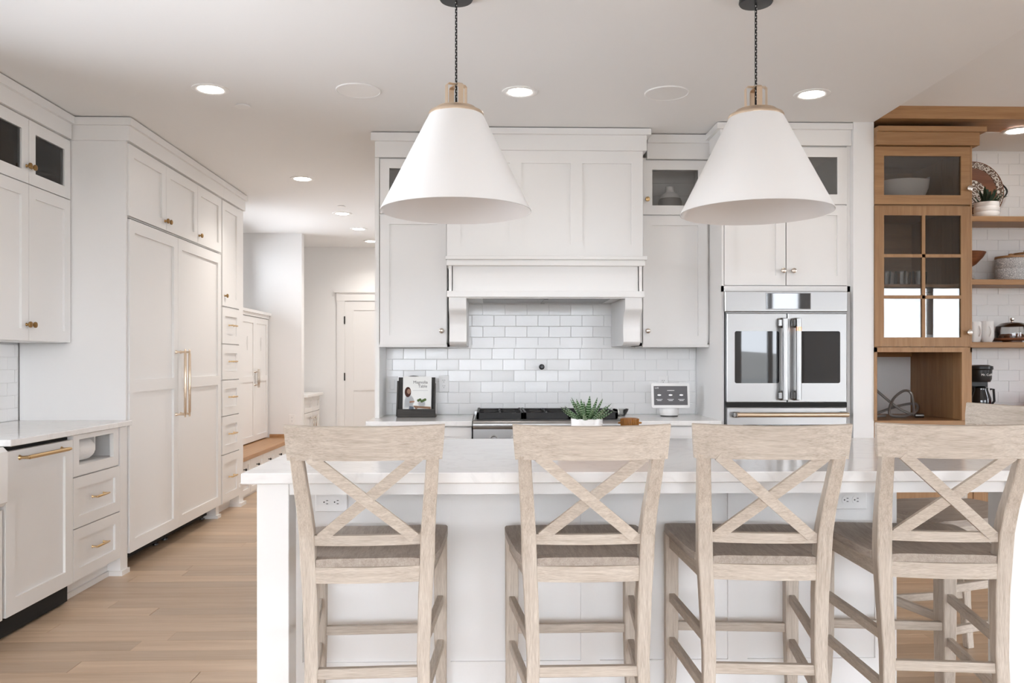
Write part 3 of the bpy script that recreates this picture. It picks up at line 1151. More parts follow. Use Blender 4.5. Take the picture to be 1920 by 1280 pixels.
# range hood
t = thing('range_hood', 'white panelled range hood with a mantel ledge and corbels', 'range hood', (0.35, 5.45, 1.37))
FHd = fmap('-y', 5.24)
hx0, hx1 = -0.276, 0.968
part_box('chimney_body', 'cabinet_paint', t, hx0, hx1, 5.262, CB, 1.9, 2.74)
bm = NB()
us = [hx0, -0.192, 0.122, 0.193, 0.508, 0.583, 0.896, hx1]
for a, b in zip(us[::2], us[1::2]):
    fbox(bm, FHd, a, b, 1.93, 2.605, -0.022, 0)
for a, b in zip(us[1::2], us[2::2]):
    fbox(bm, FHd, a, b, 1.93, 2.012, -0.022, 0)
    fbox(bm, FHd, a, b, 2.527, 2.605, -0.022, 0)
fbox(bm, FHd, hx1 - 0.018, hx1 + 0.002, 1.93, 2.605, -0.03, -0.004)
fbox(bm, FHd, hx0 - 0.002, hx0 + 0.018, 1.93, 2.605, -0.03, -0.004)
fr_ = build('face_frame', bm, 'cabinet_paint', t)
for a, b in zip(us[1::2], us[2::2]):
    bm = NB()
    fbox(bm, FHd, a - 0.002, b + 0.002, 2.01, 2.53, -0.022, -0.011)
    build('panel', bm, 'cabinet_paint', fr_)
crown(t, [(hx0 - 0.025, hx1 + 0.022, 5.218, CB, 2.605, 2.70), (hx0 - 0.045, hx1 + 0.045, 5.19, CB, 2.70, 2.737)])
bm = NB()
box(bm, -0.28, 0.97, 5.09, CB, 1.897, 1.92)
box(bm, -0.272, 0.957, 5.10, CB, 1.86, 1.897)
build('mantel_ledge', bm, 'cabinet_paint', t, bevel=0.003)
bm = NB()
F2 = fmap('-y', 5.12)
box(bm, -0.259, 0.942, 5.13, 5.16, 1.66, 1.86)
box(bm, -0.259, -0.235, 5.13, CB, 1.66, 1.86)
box(bm, 0.918, 0.942, 5.13, CB, 1.66, 1.86)
fbox(bm, F2, -0.259, -0.24, 1.70, 1.86, -0.012, 0.002)
fbox(bm, F2, 0.923, 0.942, 1.70, 1.86, -0.012, 0.002)
build('mantel_box', bm, 'cabinet_paint', t)
part_box('mantel_band', 'cabinet_paint', t, -0.27, 0.955, 5.10, 5.14, 1.666, 1.704, bevel=0.002)
bm = NB()
box(bm, -0.235, 0.918, 5.16, CB, 1.672, 1.69)
build('liner', bm, 'cabinet_paint', t)
bm = NB()
box(bm, -0.05, 0.76, 5.24, 5.62, 1.664, 1.674)
box(bm, 0.34, 0.366, 5.24, 5.62, 1.660, 1.674)
build('filter_insert', bm, 'dark_steel', t)
prof = [(5.715, 1.668), (5.115, 1.668), (5.115, 1.60), (5.125, 1.582), (5.16, 1.566), (5.185, 1.54), (5.197, 1.50), (5.195, 1.45), (5.185, 1.41), (5.185, 1.392), (5.20, 1.378), (5.235, 1.37), (5.715, 1.37)]
for a, b in ((-0.259, -0.151), (0.836, 0.942)):
    bm = NB()
    loft(bm, [[(a, yy, zz) for yy, zz in prof], [(b, yy, zz) for yy, zz in prof]])
    build('corbel', bm, 'cabinet_paint', t, smooth=True)

# oven tower cabinet
t = thing('oven_tower_cabinet', 'tall white cabinet housing the wall oven, glass doors on top', 'cabinet', (1.83, 5.4, 0))
FT = fmap('-y', 5.08)
bm = NB()
box(bm, 1.43, 1.45, 5.10, CB, 0, 2.62)
box(bm, 2.213, 2.234, 5.085, CB, 0, 2.62)
box(bm, 1.45, 2.215, 5.70, CB, 0, 2.62)
box(bm, 1.43, 2.234, 5.10, CB, 2.59, 2.74)
box(bm, 1.45, 2.215, 5.10, CB, 2.225, 2.245)
box(bm, 1.45, 2.215, 5.10, CB, 1.715, 1.74)
box(bm, 1.45, 2.215, 5.10, CB, 0.1, 0.30)
box(bm, 1.45, 2.215, 5.16, CB, 0.0, 0.1)
build('carcass', bm, 'cabinet_paint', t)
bm = NB()
fbox(bm, FT, 1.43, 2.234, 1.70, 1.737, -0.02, -0.004)
fbox(bm, FT, 1.43, 1.444, 0.1, 2.6, -0.02, -0.004)
fbox(bm, FT, 2.216, 2.234, 0.1, 2.6, -0.02, -0.004)
build('face_frame', bm, 'cabinet_paint', t)
for k, (a, b) in enumerate(((1.447, 1.828), (1.834, 2.213))):
    shaker('glass_door', t, FT, a, b, 2.245, 2.597, pane='cabinet_glass', stile=0.06)
    d = shaker('door', t, FT, a, b, 1.741, 2.236, stile=0.06)
    knob(d, FT, 1.808 if k == 0 else 1.872, 1.83, 'nickel', 0.0165)
shaker('drawer', t, FT, 1.447, 2.213, 0.11, 0.31, stile=0.06)
crown(t, [(1.415, 2.233, 5.062, 5.318, 2.605, 2.70), (1.431, 2.233, 5.318, CB, 2.605, 2.70), (1.392, 2.233, 5.04, 5.318, 2.70, 2.737), (1.431, 2.233, 5.318, CB, 2.70, 2.737)])

# wall oven with french doors
t = thing('wall_oven', 'stainless steel double wall oven with french doors', 'oven', (1.82, 5.3, 0.32))
FO = fmap('-y', 5.045)
part_box('body', 'dark_steel', t, 1.45, 2.205, 5.07, 5.66, 0.32, 1.70)
bm = NB()
fbox(bm, FO, 1.44, 2.203, 1.575, 1.701, -0.03, 0)
pn = build('control_panel', bm, 'steel', t, bevel=0.004)
bm = NB()
fbox(bm, FO, 1.691, 1.973, 1.589, 1.691, -0.002, 0.0012)
build('display_bezel', bm, 'dark_steel', pn, bevel=0.0008)
bm = NB()
fbox(bm, FO, 1.695, 1.969, 1.593, 1.687, 0.0, 0.0022)
build('display', bm, 'dark_screen', pn)
for k, (a, b, wa, wb) in enumerate(((1.452, 1.824, 1.50, 1.775), (1.83, 2.198, 1.885, 2.155))):
    bm = NB()
    fbox(bm, FO, a, b, 1.017, 1.565, -0.03, 0)
    d = build('oven_door', bm, 'steel', t, bevel=0.004)
    r = 0.012
    poly = []
    for cxx, cyy, st in ((wb - r, 1.455 - r, 0), (wa + r, 1.455 - r, 1), (wa + r, 1.135 + r, 2), (wb - r, 1.135 + r, 3)):
        for q in range(5):
            an = (st + q / 4) * PI / 2
            poly.append((cxx + r * math.cos(an), cyy + r * math.sin(an)))
    bm = NB()
    prism(bm, FO, poly, -0.002, 0.001)
    build('window_glass', bm, 'oven_glass', d)
    cxh = 1.791 if k == 0 else 1.873
    for z in (1.06, 1.505):
        bm = NB()
        fbox(bm, FO, cxh - 0.027, cxh + 0.027, z - 0.03, z + 0.03, 0.0, 0.045)
        build('handle_bracket', bm, 'dark_steel', d, bevel=0.012)
    bm = NB()
    tube(bm, [FO(cxh + 0.004, 1.035, 0.055), FO(cxh + 0.004, 1.53, 0.055)], 0.017, 20)
    h_ = build('handle', bm, 'steel', d, smooth=True)
    if k == 1:
        bm = NB()
        tube(bm, [FO(cxh + 0.004, 1.455, 0.055), FO(cxh + 0.004, 1.48, 0.055)], 0.0175, 20)
        build('handle_band', bm, 'copper', d, smooth=True)
bm = NB()
fbox(bm, FO, 1.455, 2.198, 0.45, 0.985, -0.03, 0)
d = build('lower_door', bm, 'steel', t, bevel=0.004)
bm = NB()
tube(bm, [FO(1.50, 0.943, 0.05), FO(2.185, 0.943, 0.05)], 0.0145, 16)
build('handle', bm, 'champagne', d, smooth=True)
for u in (1.505, 2.17):
    bm = NB()
    fbox(bm, FO, u - 0.022, u + 0.018, 0.926, 0.96, 0.0, 0.045)
    build('handle_bracket', bm, 'dark_steel', d, bevel=0.006)
bm = NB()
fbox(bm, FO, 1.55, 2.1, 0.55, 0.88, -0.002, 0.001)
build('window_glass', bm, 'oven_glass', d)
bm = NB()
fbox(bm, FO, 1.452, 2.2, 0.987, 1.015, -0.03, -0.006)
build('vent_gap', bm, 'black_gap', t)

# base cabinets, counters and range
FC = fmap('-y', 5.105)
for x0, x1, lab in ((-0.717, -0.115, 'white base cabinet between the hall and the range'), (0.82, 1.428, 'white base cabinet between the range and the oven tower')):
    t = thing('base_cabinet', lab, 'cabinet', ((x0 + x1) / 2, 5.4, 0))
    part_box('carcass', 'cabinet_paint', t, x0, x1, 5.128, CB, 0.1, 0.872)
    part_box('toe_kick', 'cabinet_paint', t, x0, x1, 5.19, CB, 0, 0.1)
    for z0, z1 in ((0.69, 0.862), (0.40, 0.682), (0.11, 0.392)):
        d = shaker('drawer', t, FC, x0 + 0.004, x1 - 0.004, z0, z1, stile=0.055)
        pull(d, FC, (x0 + x1) / 2, (z0 + z1) / 2, 0.16, 'brass')
for x0, x1, lab in ((-0.765, -0.112, 'pale quartz counter holding the cookbook stand'), (0.818, 1.428, 'pale quartz counter holding the smart display')):
    o = part_box('countertop', 'quartz', None, x0, x1, 5.07, CB, 0.872, 0.902, bevel=0.003)
    props(o, lab, 'countertop')

t = thing('gas_range', 'stainless steel gas range with black cast iron grates', 'range', (0.353, 5.4, 0))
rx0, rx1 = -0.108, 0.814
part_box('body', 'steel', t, rx0, rx1, 5.10, CB - 0.01, 0.1, 0.905)
bm = NB()
prof = [(5.10, 0.855), (5.055, 0.855), (5.042, 0.862), (5.036, 0.88), (5.042, 0.90), (5.055, 0.91), (5.10, 0.912)]
loft(bm, [[(rx0, a, b) for a, b in prof], [(rx1, a, b) for a, b in prof]])
build('bullnose', bm, 'steel', t, smooth=True)
part_box('control_fascia', 'steel', t, rx0 + 0.002, rx1 - 0.002, 5.075, 5.10, 0.72, 0.855)
Fk = fmap('-y', 5.075)
for k in range(6):
    u = 0.02 + k * 0.1332
    bm = NB()
    lathe(bm, Fk, u, 0.79, [(0.03, 0.0), (0.03, 0.006), (0.023, 0.008), (0.022, 0.034), (0.02, 0.038), (0, 0.038)], 24)
    build('knob', bm, 'steel', t, smooth=True)
part_box('oven_door', 'steel', t, rx0 + 0.004, rx1 - 0.004, 5.07, 5.10, 0.16, 0.71, bevel=0.004)
bm = NB()
tube(bm, [(0.0, 5.02, 0.66), (0.706, 5.02, 0.66)], 0.014, 14)
for u in (0.03, 0.676):
    tube(bm, [(u, 5.02, 0.66), (u, 5.08, 0.66)], 0.01, 10)
build('door_handle', bm, 'steel', t, smooth=True)
part_box('cooktop_pan', 'black_iron', t, rx0 + 0.012, rx1 - 0.012, 5.11, 5.64, 0.905, 0.912)
part_box('back_rail', 'steel', t, rx0, rx1, 5.645, CB - 0.012, 0.9, 0.93)
for k in range(3):
    a = rx0 + 0.022 + k * 0.2935
    b = a + 0.288
    bm = NB()
    z0, z1 = 0.925, 0.95
    for yy in (5.118, 5.372, 5.618):
        box(bm, a, b, yy, yy + 0.014, 0.914, z1)
    for xx in (a, b - 0.014):
        box(bm, xx, xx + 0.014, 5.118, 5.632, 0.914, z1 + 0.004)
    for cy in (5.247, 5.5):
        for q in range(8):
            an = q * PI / 4
            ca, sa = math.cos(an), math.sin(an)
            mxx, myy = (a + b) / 2, cy
            L_ = 0.128 if q % 2 == 0 else 0.14
            tube(bm, [(mxx + ca * 0.035, myy + sa * 0.035 * 0.9, z1), (mxx + ca * L_, myy + sa * min(L_, 0.118), z1 - 0.004)], 0.0065, 6)
    build('grate', bm, 'black_iron', t)
    for cy in (5.247, 5.5):
        bm = NB()
        lathe(bm, UP, (a + b) / 2, cy, [(0.05, 0.912), (0.05, 0.922), (0.04, 0.928), (0.036, 0.928)], 24)
        br = build('burner', bm, 'nickel', t, smooth=True)
        bm = NB()
        lathe(bm, UP, (a + b) / 2, cy, [(0.036, 0.926), (0.036, 0.935), (0.03, 0.938), (0, 0.938)], 24)
        build('burner_cap', bm, 'black_iron', br, smooth=True)

Fw = fmap('-y', BW - 0.006)
bm = NB()
lathe(bm, Fw, 0.353, 1.231, [(0, 0), (0.019, 0), (0.019, 0.012), (0.013, 0.016), (0.013, 0.045), (0.01, 0.05), (0, 0.05)], 20)
props(build('pot_filler_stub', bm, 'black_plastic', smooth=True), 'small black round fitting on the tiles above the range', 'wall fitting')
outlet_plate('wall_outlet', 'white outlet on the tiles beside the cookbook stand', Fw, -0.322, 1.115)
outlet_plate('wall_outlet', 'white outlet on the tiles above the smart display', Fw, 1.197, 1.112)
t = thing('light_switch', 'white rocker light switch on the tiles behind the cookbook stand', 'light switch', (-0.676, CB, 1.11))
bm = NB()
fbox(bm, Fw, -0.711, -0.641, 1.053, 1.168, -0.002, 0.006)
build('cover_plate', bm, 'white_plastic', t, bevel=0.002)
bm = NB()
fbox(bm, Fw, -0.693, -0.659, 1.077, 1.144, 0.004, 0.0095)
build('rocker', bm, 'white_plastic', t, bevel=0.002)

# cookbook stand, cookbook
t = thing('cookbook_stand', 'dark wooden cookbook stand on the counter by the hall', 'stand', (-0.49, 5.5, 0.902))
tilt = math.radians(9)


def tl(y, z):       # lean the board back about the foot of the stand
    return (5.47 + (y) * math.cos(tilt) + (z) * math.sin(tilt), 0.925 + z * math.cos(tilt) - y * math.sin(tilt))


bm = NB()
for (a, b, y0, y1, z0, z1) in ((-0.613, -0.37, 0.03, 0.042, -0.015, 0.245),):
    secs = []
    for x in (a, b):
        secs.append([(x, *tl(yy, zz)) for yy, zz in ((y0, z0), (y1, z0), (y1, z1), (y0, z1))])
    loft(bm, secs)
build('back_board', bm, 'dark_wood_z', t)
bm = NB()
secs = []
for k in range(9):
    an = PI * k / 8
    x = -0.515 + 0.045 * math.cos(an)
    zt = 0.243 + 0.014 * math.sin(an)
    secs.append([(x, *tl(0.03, 0.236)), (x, *tl(0.042, 0.236)), (x, *tl(0.042, zt)), (x, *tl(0.03, zt))])
loft(bm, secs)
build('arched_top', bm, 'dark_wood_z', t)
for x, zt in ((-0.622, 0.22), (-0.378, 0.205)):
    bm = NB()
    loft(bm, [[(xx, *tl(yy, zz)) for yy, zz in ((-0.015, -0.02), (0.045, -0.015), (0.045, zt), (0.02, zt))] for xx in (x, x + 0.011)])
    build('side_board', bm, 'dark_wood_z', t)
part_box('ledge', 'dark_wood_x', t, -0.61, -0.362, 5.43, 5.55, 0.902, 0.918)
part_box('front_lip', 'dark_wood_x', t, -0.612, -0.362, 5.424, 5.438, 0.904, 0.957, bevel=0.002)

t = thing('cookbook', 'white cookbook with a printed cover, leaning on the dark stand', 'book', (-0.485, 5.47, 0.92))
M = Matrix.Translation((-0.485, 5.462, 0.9195)) @ Matrix.Rotation(-tilt, 4, 'X')
t.matrix_world = M
WORLD[t.name] = Vector((0, 0, 0))
bm = NB()
box(bm, -0.09, 0.09, 0.0, 0.024, 0.0, 0.25)
build('pages', bm, 'paper_white', t, origin=(0, 0, 0))
bm = NB()
box(bm, -0.092, 0.092, -0.003, 0.0, -0.001, 0.252)
box(bm, -0.092, 0.092, 0.024, 0.027, -0.001, 0.252)
box(bm, -0.095, -0.09, -0.003, 0.027, -0.001, 0.252)
cv = build('cover', bm, 'print_cover', t, origin=(0, 0, 0))


def flat(name, mat, pts, lift=0.0004):
    bm = NB()
    vs = [bm.verts.new((x, -0.003 - lift, z)) for x, z in pts]
    bm.faces.new(vs)
    bmesh.ops.solidify(bm, geom=bm.faces[:], thickness=0.0003)
    return build(name, bm, mat, cv, origin=(0, 0, 0))


def ell(cx, cz, rx, rz, n=18, a0=0, a1=2 * PI):
    return [(cx + rx * math.cos(a0 + (a1 - a0) * k / n), cz + rz * math.sin(a0 + (a1 - a0) * k / n)) for k in range(n)]


flat('cover_print', 'print_shirt', [(-0.085, 0.045), (-0.03, 0.045), (-0.022, 0.10), (-0.04, 0.125), (-0.068, 0.125), (-0.085, 0.09)])
flat('cover_print', 'print_jeans', [(-0.06, 0.004), (-0.025, 0.004), (-0.022, 0.05), (-0.05, 0.055)], 0.0008)
flat('cover_print', 'print_hair', ell(-0.062, 0.148, 0.021, 0.034), 0.0008)
flat('cover_print', 'print_skin', ell(-0.056, 0.152, 0.012, 0.017), 0.0012)
flat('cover_print', 'print_skin', [(-0.05, 0.075), (-0.018, 0.08), (-0.018, 0.09), (-0.05, 0.088)], 0.0012)
flat('cover_print', 'print_table', [(-0.025, 0.058), (0.09, 0.05), (0.09, 0.036), (-0.015, 0.042)], 0.0012)
flat('cover_print', 'print_table', [(-0.012, 0.045), (0.0, 0.045), (0.004, 0.002), (-0.004, 0.002)], 0.001)
flat('cover_print', 'print_table', [(0.076, 0.045), (0.086, 0.045), (0.086, 0.002), (0.08, 0.002)], 0.001)
flat('cover_print', 'print_shirt', ell(0.03, 0.07, 0.024, 0.016), 0.0015)
for k in range(5):
    flat('cover_print', 'print_green', ell(0.008 + k * 0.011, 0.092 + 0.006 * math.sin(k * 2.1), 0.009, 0.009, 10), 0.0018)
RX90 = Matrix.Rotation(PI / 2, 4, 'X')
lettering('Magnolia', 0.027, cv, 'print_ink', Matrix.Translation((0.02, -0.0035, 0.205)) @ RX90, name='title')
lettering('Table', 0.027, cv, 'print_ink', Matrix.Translation((0.035, -0.0035, 0.178)) @ RX90, name='title')
flat('rule', 'print_ink', [(-0.03, 0.158), (0.07, 0.158), (0.07, 0.1592), (-0.03, 0.1592)])

# smart display
t = thing('smart_display', 'white smart display with a dark screen on a round base', 'smart display', (1.193, 5.5, 0.902))
bm = NB()
lathe(bm, UP, 1.198, 5.52, [(0, 0.902), (0.058, 0.902), (0.058, 0.909), (0, 0.909)], 32)
build('foot_ring', bm, 'black_plastic', t, smooth=True)
bm = NB()
lathe(bm, UP, 1.198, 5.52, [(0.0, 0.909), (0.06, 0.909), (0.064, 0.92), (0.066, 0.955), (0.05, 0.985), (0, 0.99)], 32)
build('speaker_base', bm, 'ceramic_white', t, smooth=True)
hd = bpy.data.objects.new('tablet', None)
bm = NB()
r = 0.012
poly = []
for cxx, cyy, st in ((0.127 - r, 0.083 - r, 0), (-0.127 + r, 0.083 - r, 1), (-0.127 + r, -0.083 + r, 2), (0.127 - r, -0.083 + r, 3)):
    for q in range(5):
        an = (st + q / 4) * PI / 2
        poly.append((cxx + r * math.cos(an), cyy + r * math.sin(an)))
prism(bm, lambda u, v, w_: (u, -w_, v), poly, -0.006, 0.006)
tb = build('tablet', bm, 'white_plastic', t, origin=(0, 0, 0))
bpy.data.objects.remove(hd, do_unlink=True)
tb.matrix_local = Matrix.Translation(Vector((1.193, 5.462, 1.042)) - wpos(t)) @ Matrix.Rotation(-math.radians(8), 4, 'X')


def on_tab(name, mat, x0, x1, z0, z1, lift):
    bm = NB()
    box(bm, x0, x1, -0.006 - lift, -0.005, z0, z1)
    return build(name, bm, mat, tb, origin=(0, 0, 0))


for o in (on_tab('screen', 'screen_grey', -0.111, 0.113, -0.064, 0.063, 0.0006),):
    o.location = (0, 0, 0)
for cx_ in (-0.075, 0.0, 0.072):
    for k, (hw, zz) in enumerate(((0.021, -0.026), (0.014, -0.034))):
        o = on_tab('screen_text_line', 'screen_white', cx_ - hw, cx_ + hw, zz - 0.0012, zz + 0.0012, 0.001)
        o.location = (0, 0, 0)
    bm = NB()
    vs = [bm.verts.new((x, -0.0072, z)) for x, z in ell(cx_, 0.003, 0.013, 0.0055, 12)]
    bm.faces.new(vs)
    o = build('screen_icon', bm, 'screen_white', tb, origin=(0, 0, 0))
    o.location = (0, 0, 0)
o = on_tab('screen_text_line', 'screen_white', -0.022, 0.026, 0.032, 0.035, 0.001)
o.location = (0, 0, 0)
lettering('1:19', 0.015, tb, 'screen_white', Matrix.Translation((-0.092, -0.0066, 0.045)) @ RX90, name='clock_digits')

# small clear dish beside the range
bm = NB()
lathe(bm, UP, 0.875, 5.55, [(0, 0.902), (0.03, 0.902), (0.034, 0.906), (0.05, 0.935), (0.056, 0.95), (0.053, 0.95), (0.03, 0.91), (0, 0.908)], 28)
props(build('glass_dish', bm, 'clear_glass', smooth=True), 'small clear glass dish on the counter beside the range', 'dish')

# ================================================================== island
t = thing('kitchen_island', 'white panelled kitchen island with corner legs', 'island', (0.5, 3.25, 0))
ix0, ix1 = -0.752, 1.80
FI = fmap('-y', 3.10)
part_box('body', 'cabinet_paint', t, ix0 + 0.002, 1.541, 3.12, 3.765, 0.0, 0.878)
bm = NB()
sts = [(ix0, -0.701), (-0.188, -0.15), (0.339, 0.411), (0.896, 0.971), (1.459, 1.541)]
for a, b in sts:
    fbox(bm, FI, a, b, 0.145, 0.84, -0.02, 0)
fbox(bm, FI, ix0, 1.541, 0.0, 0.145, -0.02, 0)
fbox(bm, FI, ix0, 1.541, 0.82, 0.878, -0.02, 0)
ff = build('face_frame', bm, 'cabinet_paint', t)
for (a0, a1), (b0, b1) in zip(sts[:-1], sts[1:]):
    bm = NB()
    fbox(bm, FI, a1 - 0.002, b0 + 0.002, 0.143, 0.822, -0.02, -0.009)
    build('panel', bm, 'cabinet_paint', ff)
for x in (ix0, 1.698):
    for y in ((2.68, 3.66) if x > 0 else (2.68,)):
        bm = NB()
        box(bm, x, x + 0.102, y, y + 0.102, 0, 0.878)
        build('leg', bm, 'cabinet_paint', t, bevel=0.002)
bm = NB()
box(bm, ix0 + 0.102, 1.698, 2.69, 2.712, 0.838, 0.878)
box(bm, ix0 + 0.01, ix0 + 0.032, 2.78, 3.1, 0.838, 0.878)
box(bm, 1.768, 1.79, 2.78, 3.66, 0.838, 0.878)
box(bm, 1.541, 1.698, 3.70, 3.722, 0.838, 0.878)
build('apron', bm, 'cabinet_paint', t)
part_box('base_shoe', 'cabinet_paint', t, ix0, 1.56, 3.08, 3.78, 0.0, 0.02)
o = part_box('island_countertop', 'quartz', None, -0.793, 1.84, 2.645, 3.80, 0.879, 0.914, bevel=0.003)
props(o, 'long pale quartz slab on the island', 'countertop')
outlet_plate('island_outlet', 'white outlet on the island panel behind the stool by the aisle', FI, -0.593, 0.746, True, 0.072, 0.118)
outlet_plate('island_outlet', 'white outlet on the island panel between the last two stools', FI, 1.364, 0.746, True, 0.072, 0.118)

# wooden riser with the succulent and an amber dish
t = thing('wooden_riser', 'low wooden tray box on the island under the succulent', 'tray', (0.455, 3.27, 0.914))
bm = NB()
box(bm, 0.275, 0.645, 3.17, 3.37, 0.978, 0.99)
box(bm, 0.275, 0.645, 3.17, 3.182, 0.914, 0.978)
box(bm, 0.275, 0.645, 3.358, 3.37, 0.914, 0.978)
build('box', bm, 'tray_wood', t)
for x in (0.275, 0.633):
    part_box('end_board', 'tray_wood', t, x, x + 0.012, 3.182, 3.358, 0.914, 0.978)

t = thing('potted_succulent', 'striped green succulent in a low white marbled pot', 'potted plant', (0.381, 3.27, 0.99))
bm = NB()
lathe(bm, UP, 0.381, 3.27, [(0, 0.99), (0.058, 0.99), (0.062, 0.994), (0.0625, 1.042), (0.0605, 1.044), (0.058, 1.042), (0.057, 1.03)], 40)
build('pot', bm, 'quartz', t, smooth=True)
bm = NB()
lathe(bm, UP, 0.381, 3.27, [(0.0575, 1.028), (0.03, 1.033), (0, 1.035)], 24)
build('soil', bm, 'soil', t, smooth=True)


def leaf_mesh(L, wd, bend):
    bm = NB()
    secs = []
    n = 8
    for k in range(n + 1):
        s = k / n
        wv = wd * (0.75 + 0.5 * s) * (1 - s) ** 0.75 if s < 1 else 0.0004
        wv = max(wv, 0.0004)
        off = bend * s * s
        z = L * s
        secs.append([(-wv, off, z), (0, off - wv * 0.75, z), (wv, off, z), (0, off + wv * 0.25, z)])
    loft(bm, secs)
    bmesh.ops.recalc_face_normals(bm, faces=bm.faces)
    me = bpy.data.meshes.new('leaf')
    bm.to_mesh(me)
    bm.free()
    me.materials.append(MATS['banded_leaf'])
    me.shade_smooth()
    return me


lv = [leaf_mesh(0.105, 0.0155, -0.010), leaf_mesh(0.098, 0.0145, -0.022), leaf_mesh(0.08, 0.012, 0.010)]
for ring, (n, lean, kind) in enumerate(((11, 74, 1), (11, 56, 0), (9, 36, 0), (6, 14, 2))):
    for k in range(n):
        a = 2 * PI * (k + 0.5 * ring) / n + random.uniform(-0.12, 0.12)
        o = bpy.data.objects.new('leaf', lv[kind])
        C.objects.link(o)
        o.parent = t
        o.matrix_local = (Matrix.Translation((0.012 * math.cos(a), 0.012 * math.sin(a), 0.036)) @ Matrix.Rotation(a - PI / 2, 4, 'Z')
                          @ Matrix.Rotation(-math.radians(lean + random.uniform(-7, 7)), 4, 'X') @ Matrix.Scale(random.uniform(0.96, 1.16), 4))
t = thing('amber_dish', 'small ribbed amber glass dish beside the succulent', 'dish', (0.552, 3.27, 0.99))
bm = NB()
lathe(bm, UP, 0.552, 3.27, [(0, 0.991), (0.03, 0.991), (0.034, 1.0), (0.036, 1.044), (0.033, 1.044), (0.031, 1.0), (0, 0.998)], 28)
build('bowl', bm, 'amber_glass', t, smooth=True)
bm = NB()
for k in range(28):
    a = 2 * PI * k / 28
    tube(bm, [(0.552 + 0.0345 * math.cos(a), 3.27 + 0.0345 * math.sin(a), 1.003), (0.552 + 0.036 * math.cos(a), 3.27 + 0.036 * math.sin(a), 1.042)], 0.0016, 4)
build('rib', bm, 'amber_glass', t)
for s in (-1, 1):
    bm = NB()
    box(bm, 0.552 + s * 0.041 - 0.006, 0.552 + s * 0.041 + 0.006, 3.262, 3.278, 1.022, 1.03)
    build('ear_handle', bm, 'amber_glass', t, bevel=0.002)

# ================================================================== stools
SG = 'washed wood cross-back counter stools'
st = thing('counter_stool', 'cross back stool', 'stool', (0, 0, 0), SG)


def rect_leg(pts):
    """pts: (x, y, z, width, depth)"""
    bm = NB()
    loft(bm, [[(x - a / 2, y - b / 2, z), (x + a / 2, y - b / 2, z), (x + a / 2, y + b / 2, z), (x - a / 2, y + b / 2, z)] for x, y, z, a, b in pts])
    return bm


O0 = (0, 0, 0)
for s in (-1, 1):
    pts = [(s * 0.185, -0.305, 0.0, 0.032, 0.034), (s * 0.172, -0.272, 0.2, 0.036, 0.038), (s * 0.168, -0.258, 0.36, 0.039, 0.044),
           (s * 0.174, -0.246, 0.55, 0.043, 0.05), (s * 0.180, -0.246, 0.66, 0.045, 0.054), (s * 0.182, -0.254, 0.74, 0.044, 0.054),
           (s * 0.187, -0.276, 0.82, 0.042, 0.048), (s * 0.193, -0.308, 0.90, 0.04, 0.042), (s * 0.199, -0.342, 0.992, 0.038, 0.036)]
    build('rear_leg', rect_leg(pts), 'washed_wood_z', st, origin=O0, bevel=0.003)
    pts = [(s * 0.224, 0.238, 0.0, 0.034, 0.034), (s * 0.219, 0.230, 0.12, 0.04, 0.04), (s * 0.217, 0.226, 0.26, 0.046, 0.046), (s * 0.217, 0.226, 0.642, 0.048, 0.048)]
    build('front_leg', rect_leg(pts), 'washed_wood_z', st, origin=O0, bevel=0.003)
    for nm, z0, z1, th in (('side_apron', 0.585, 0.643, 0.022), ('side_stretcher', 0.388, 0.42, 0.022), ('side_stretcher', 0.228, 0.26, 0.022)):
        yr = -0.235 if z0 > 0.5 else (-0.252 if z0 > 0.3 else -0.268)
        xr = 0.176 if z0 > 0.5 else 0.169
        bm = NB()
        loft(bm, [[(s * xr - th / 2, yr, z0), (s * xr + th / 2, yr, z0), (s * xr + th / 2, yr, z1), (s * xr - th / 2, yr, z1)],
                  [(s * 0.217 - th / 2, 0.21, z0), (s * 0.217 + th / 2, 0.21, z0), (s * 0.217 + th / 2, 0.21, z1), (s * 0.217 - th / 2, 0.21, z1)]])
        build(nm, bm, 'washed_wood_y', st, origin=O0, bevel=0.002)
for nm, z0, z1, y0, y1, hx in (('front_apron', 0.585, 0.643, 0.216, 0.238, 0.2), ('front_stretcher', 0.28, 0.312, 0.216, 0.238, 0.2), ('rear_stretcher', 0.305, 0.337, -0.272, -0.25, 0.155)):
    bm = NB()
    box(bm, -hx, hx, y0, y1, z0, z1)
    build(nm, bm, 'washed_wood_x', st, origin=O0, bevel=0.002)
bm = NB()
N_ = 10
secs = []
for k in range(N_ + 1):
    q = -1 + 2 * k / N_
    yb = -0.258 - 0.012 * (1 - q * q)
    secs.append([(q * 0.158, yb - 0.011, 0.597), (q * 0.158, yb + 0.011, 0.597), (q * 0.158, yb + 0.011, 0.645), (q * 0.158, yb - 0.011, 0.645)])
loft(bm, secs)
build('rear_apron', bm, 'washed_wood_x', st, origin=O0)
bm = NB()
secs = []
for k in range(N_ + 1):
    q = -1 + 2 * k / N_
    yb = -0.256 - 0.014 * (1 - q * q)
    secs.append([(q * 0.166, yb - 0.011, 0.711), (q * 0.166, yb + 0.011, 0.711), (q * 0.166, yb + 0.011, 0.742), (q * 0.166, yb - 0.011, 0.742)])
loft(bm, secs)
build('lower_back_rail', bm, 'washed_wood_x', st, origin=O0)
bm = NB()
secs = []
N_ = 16
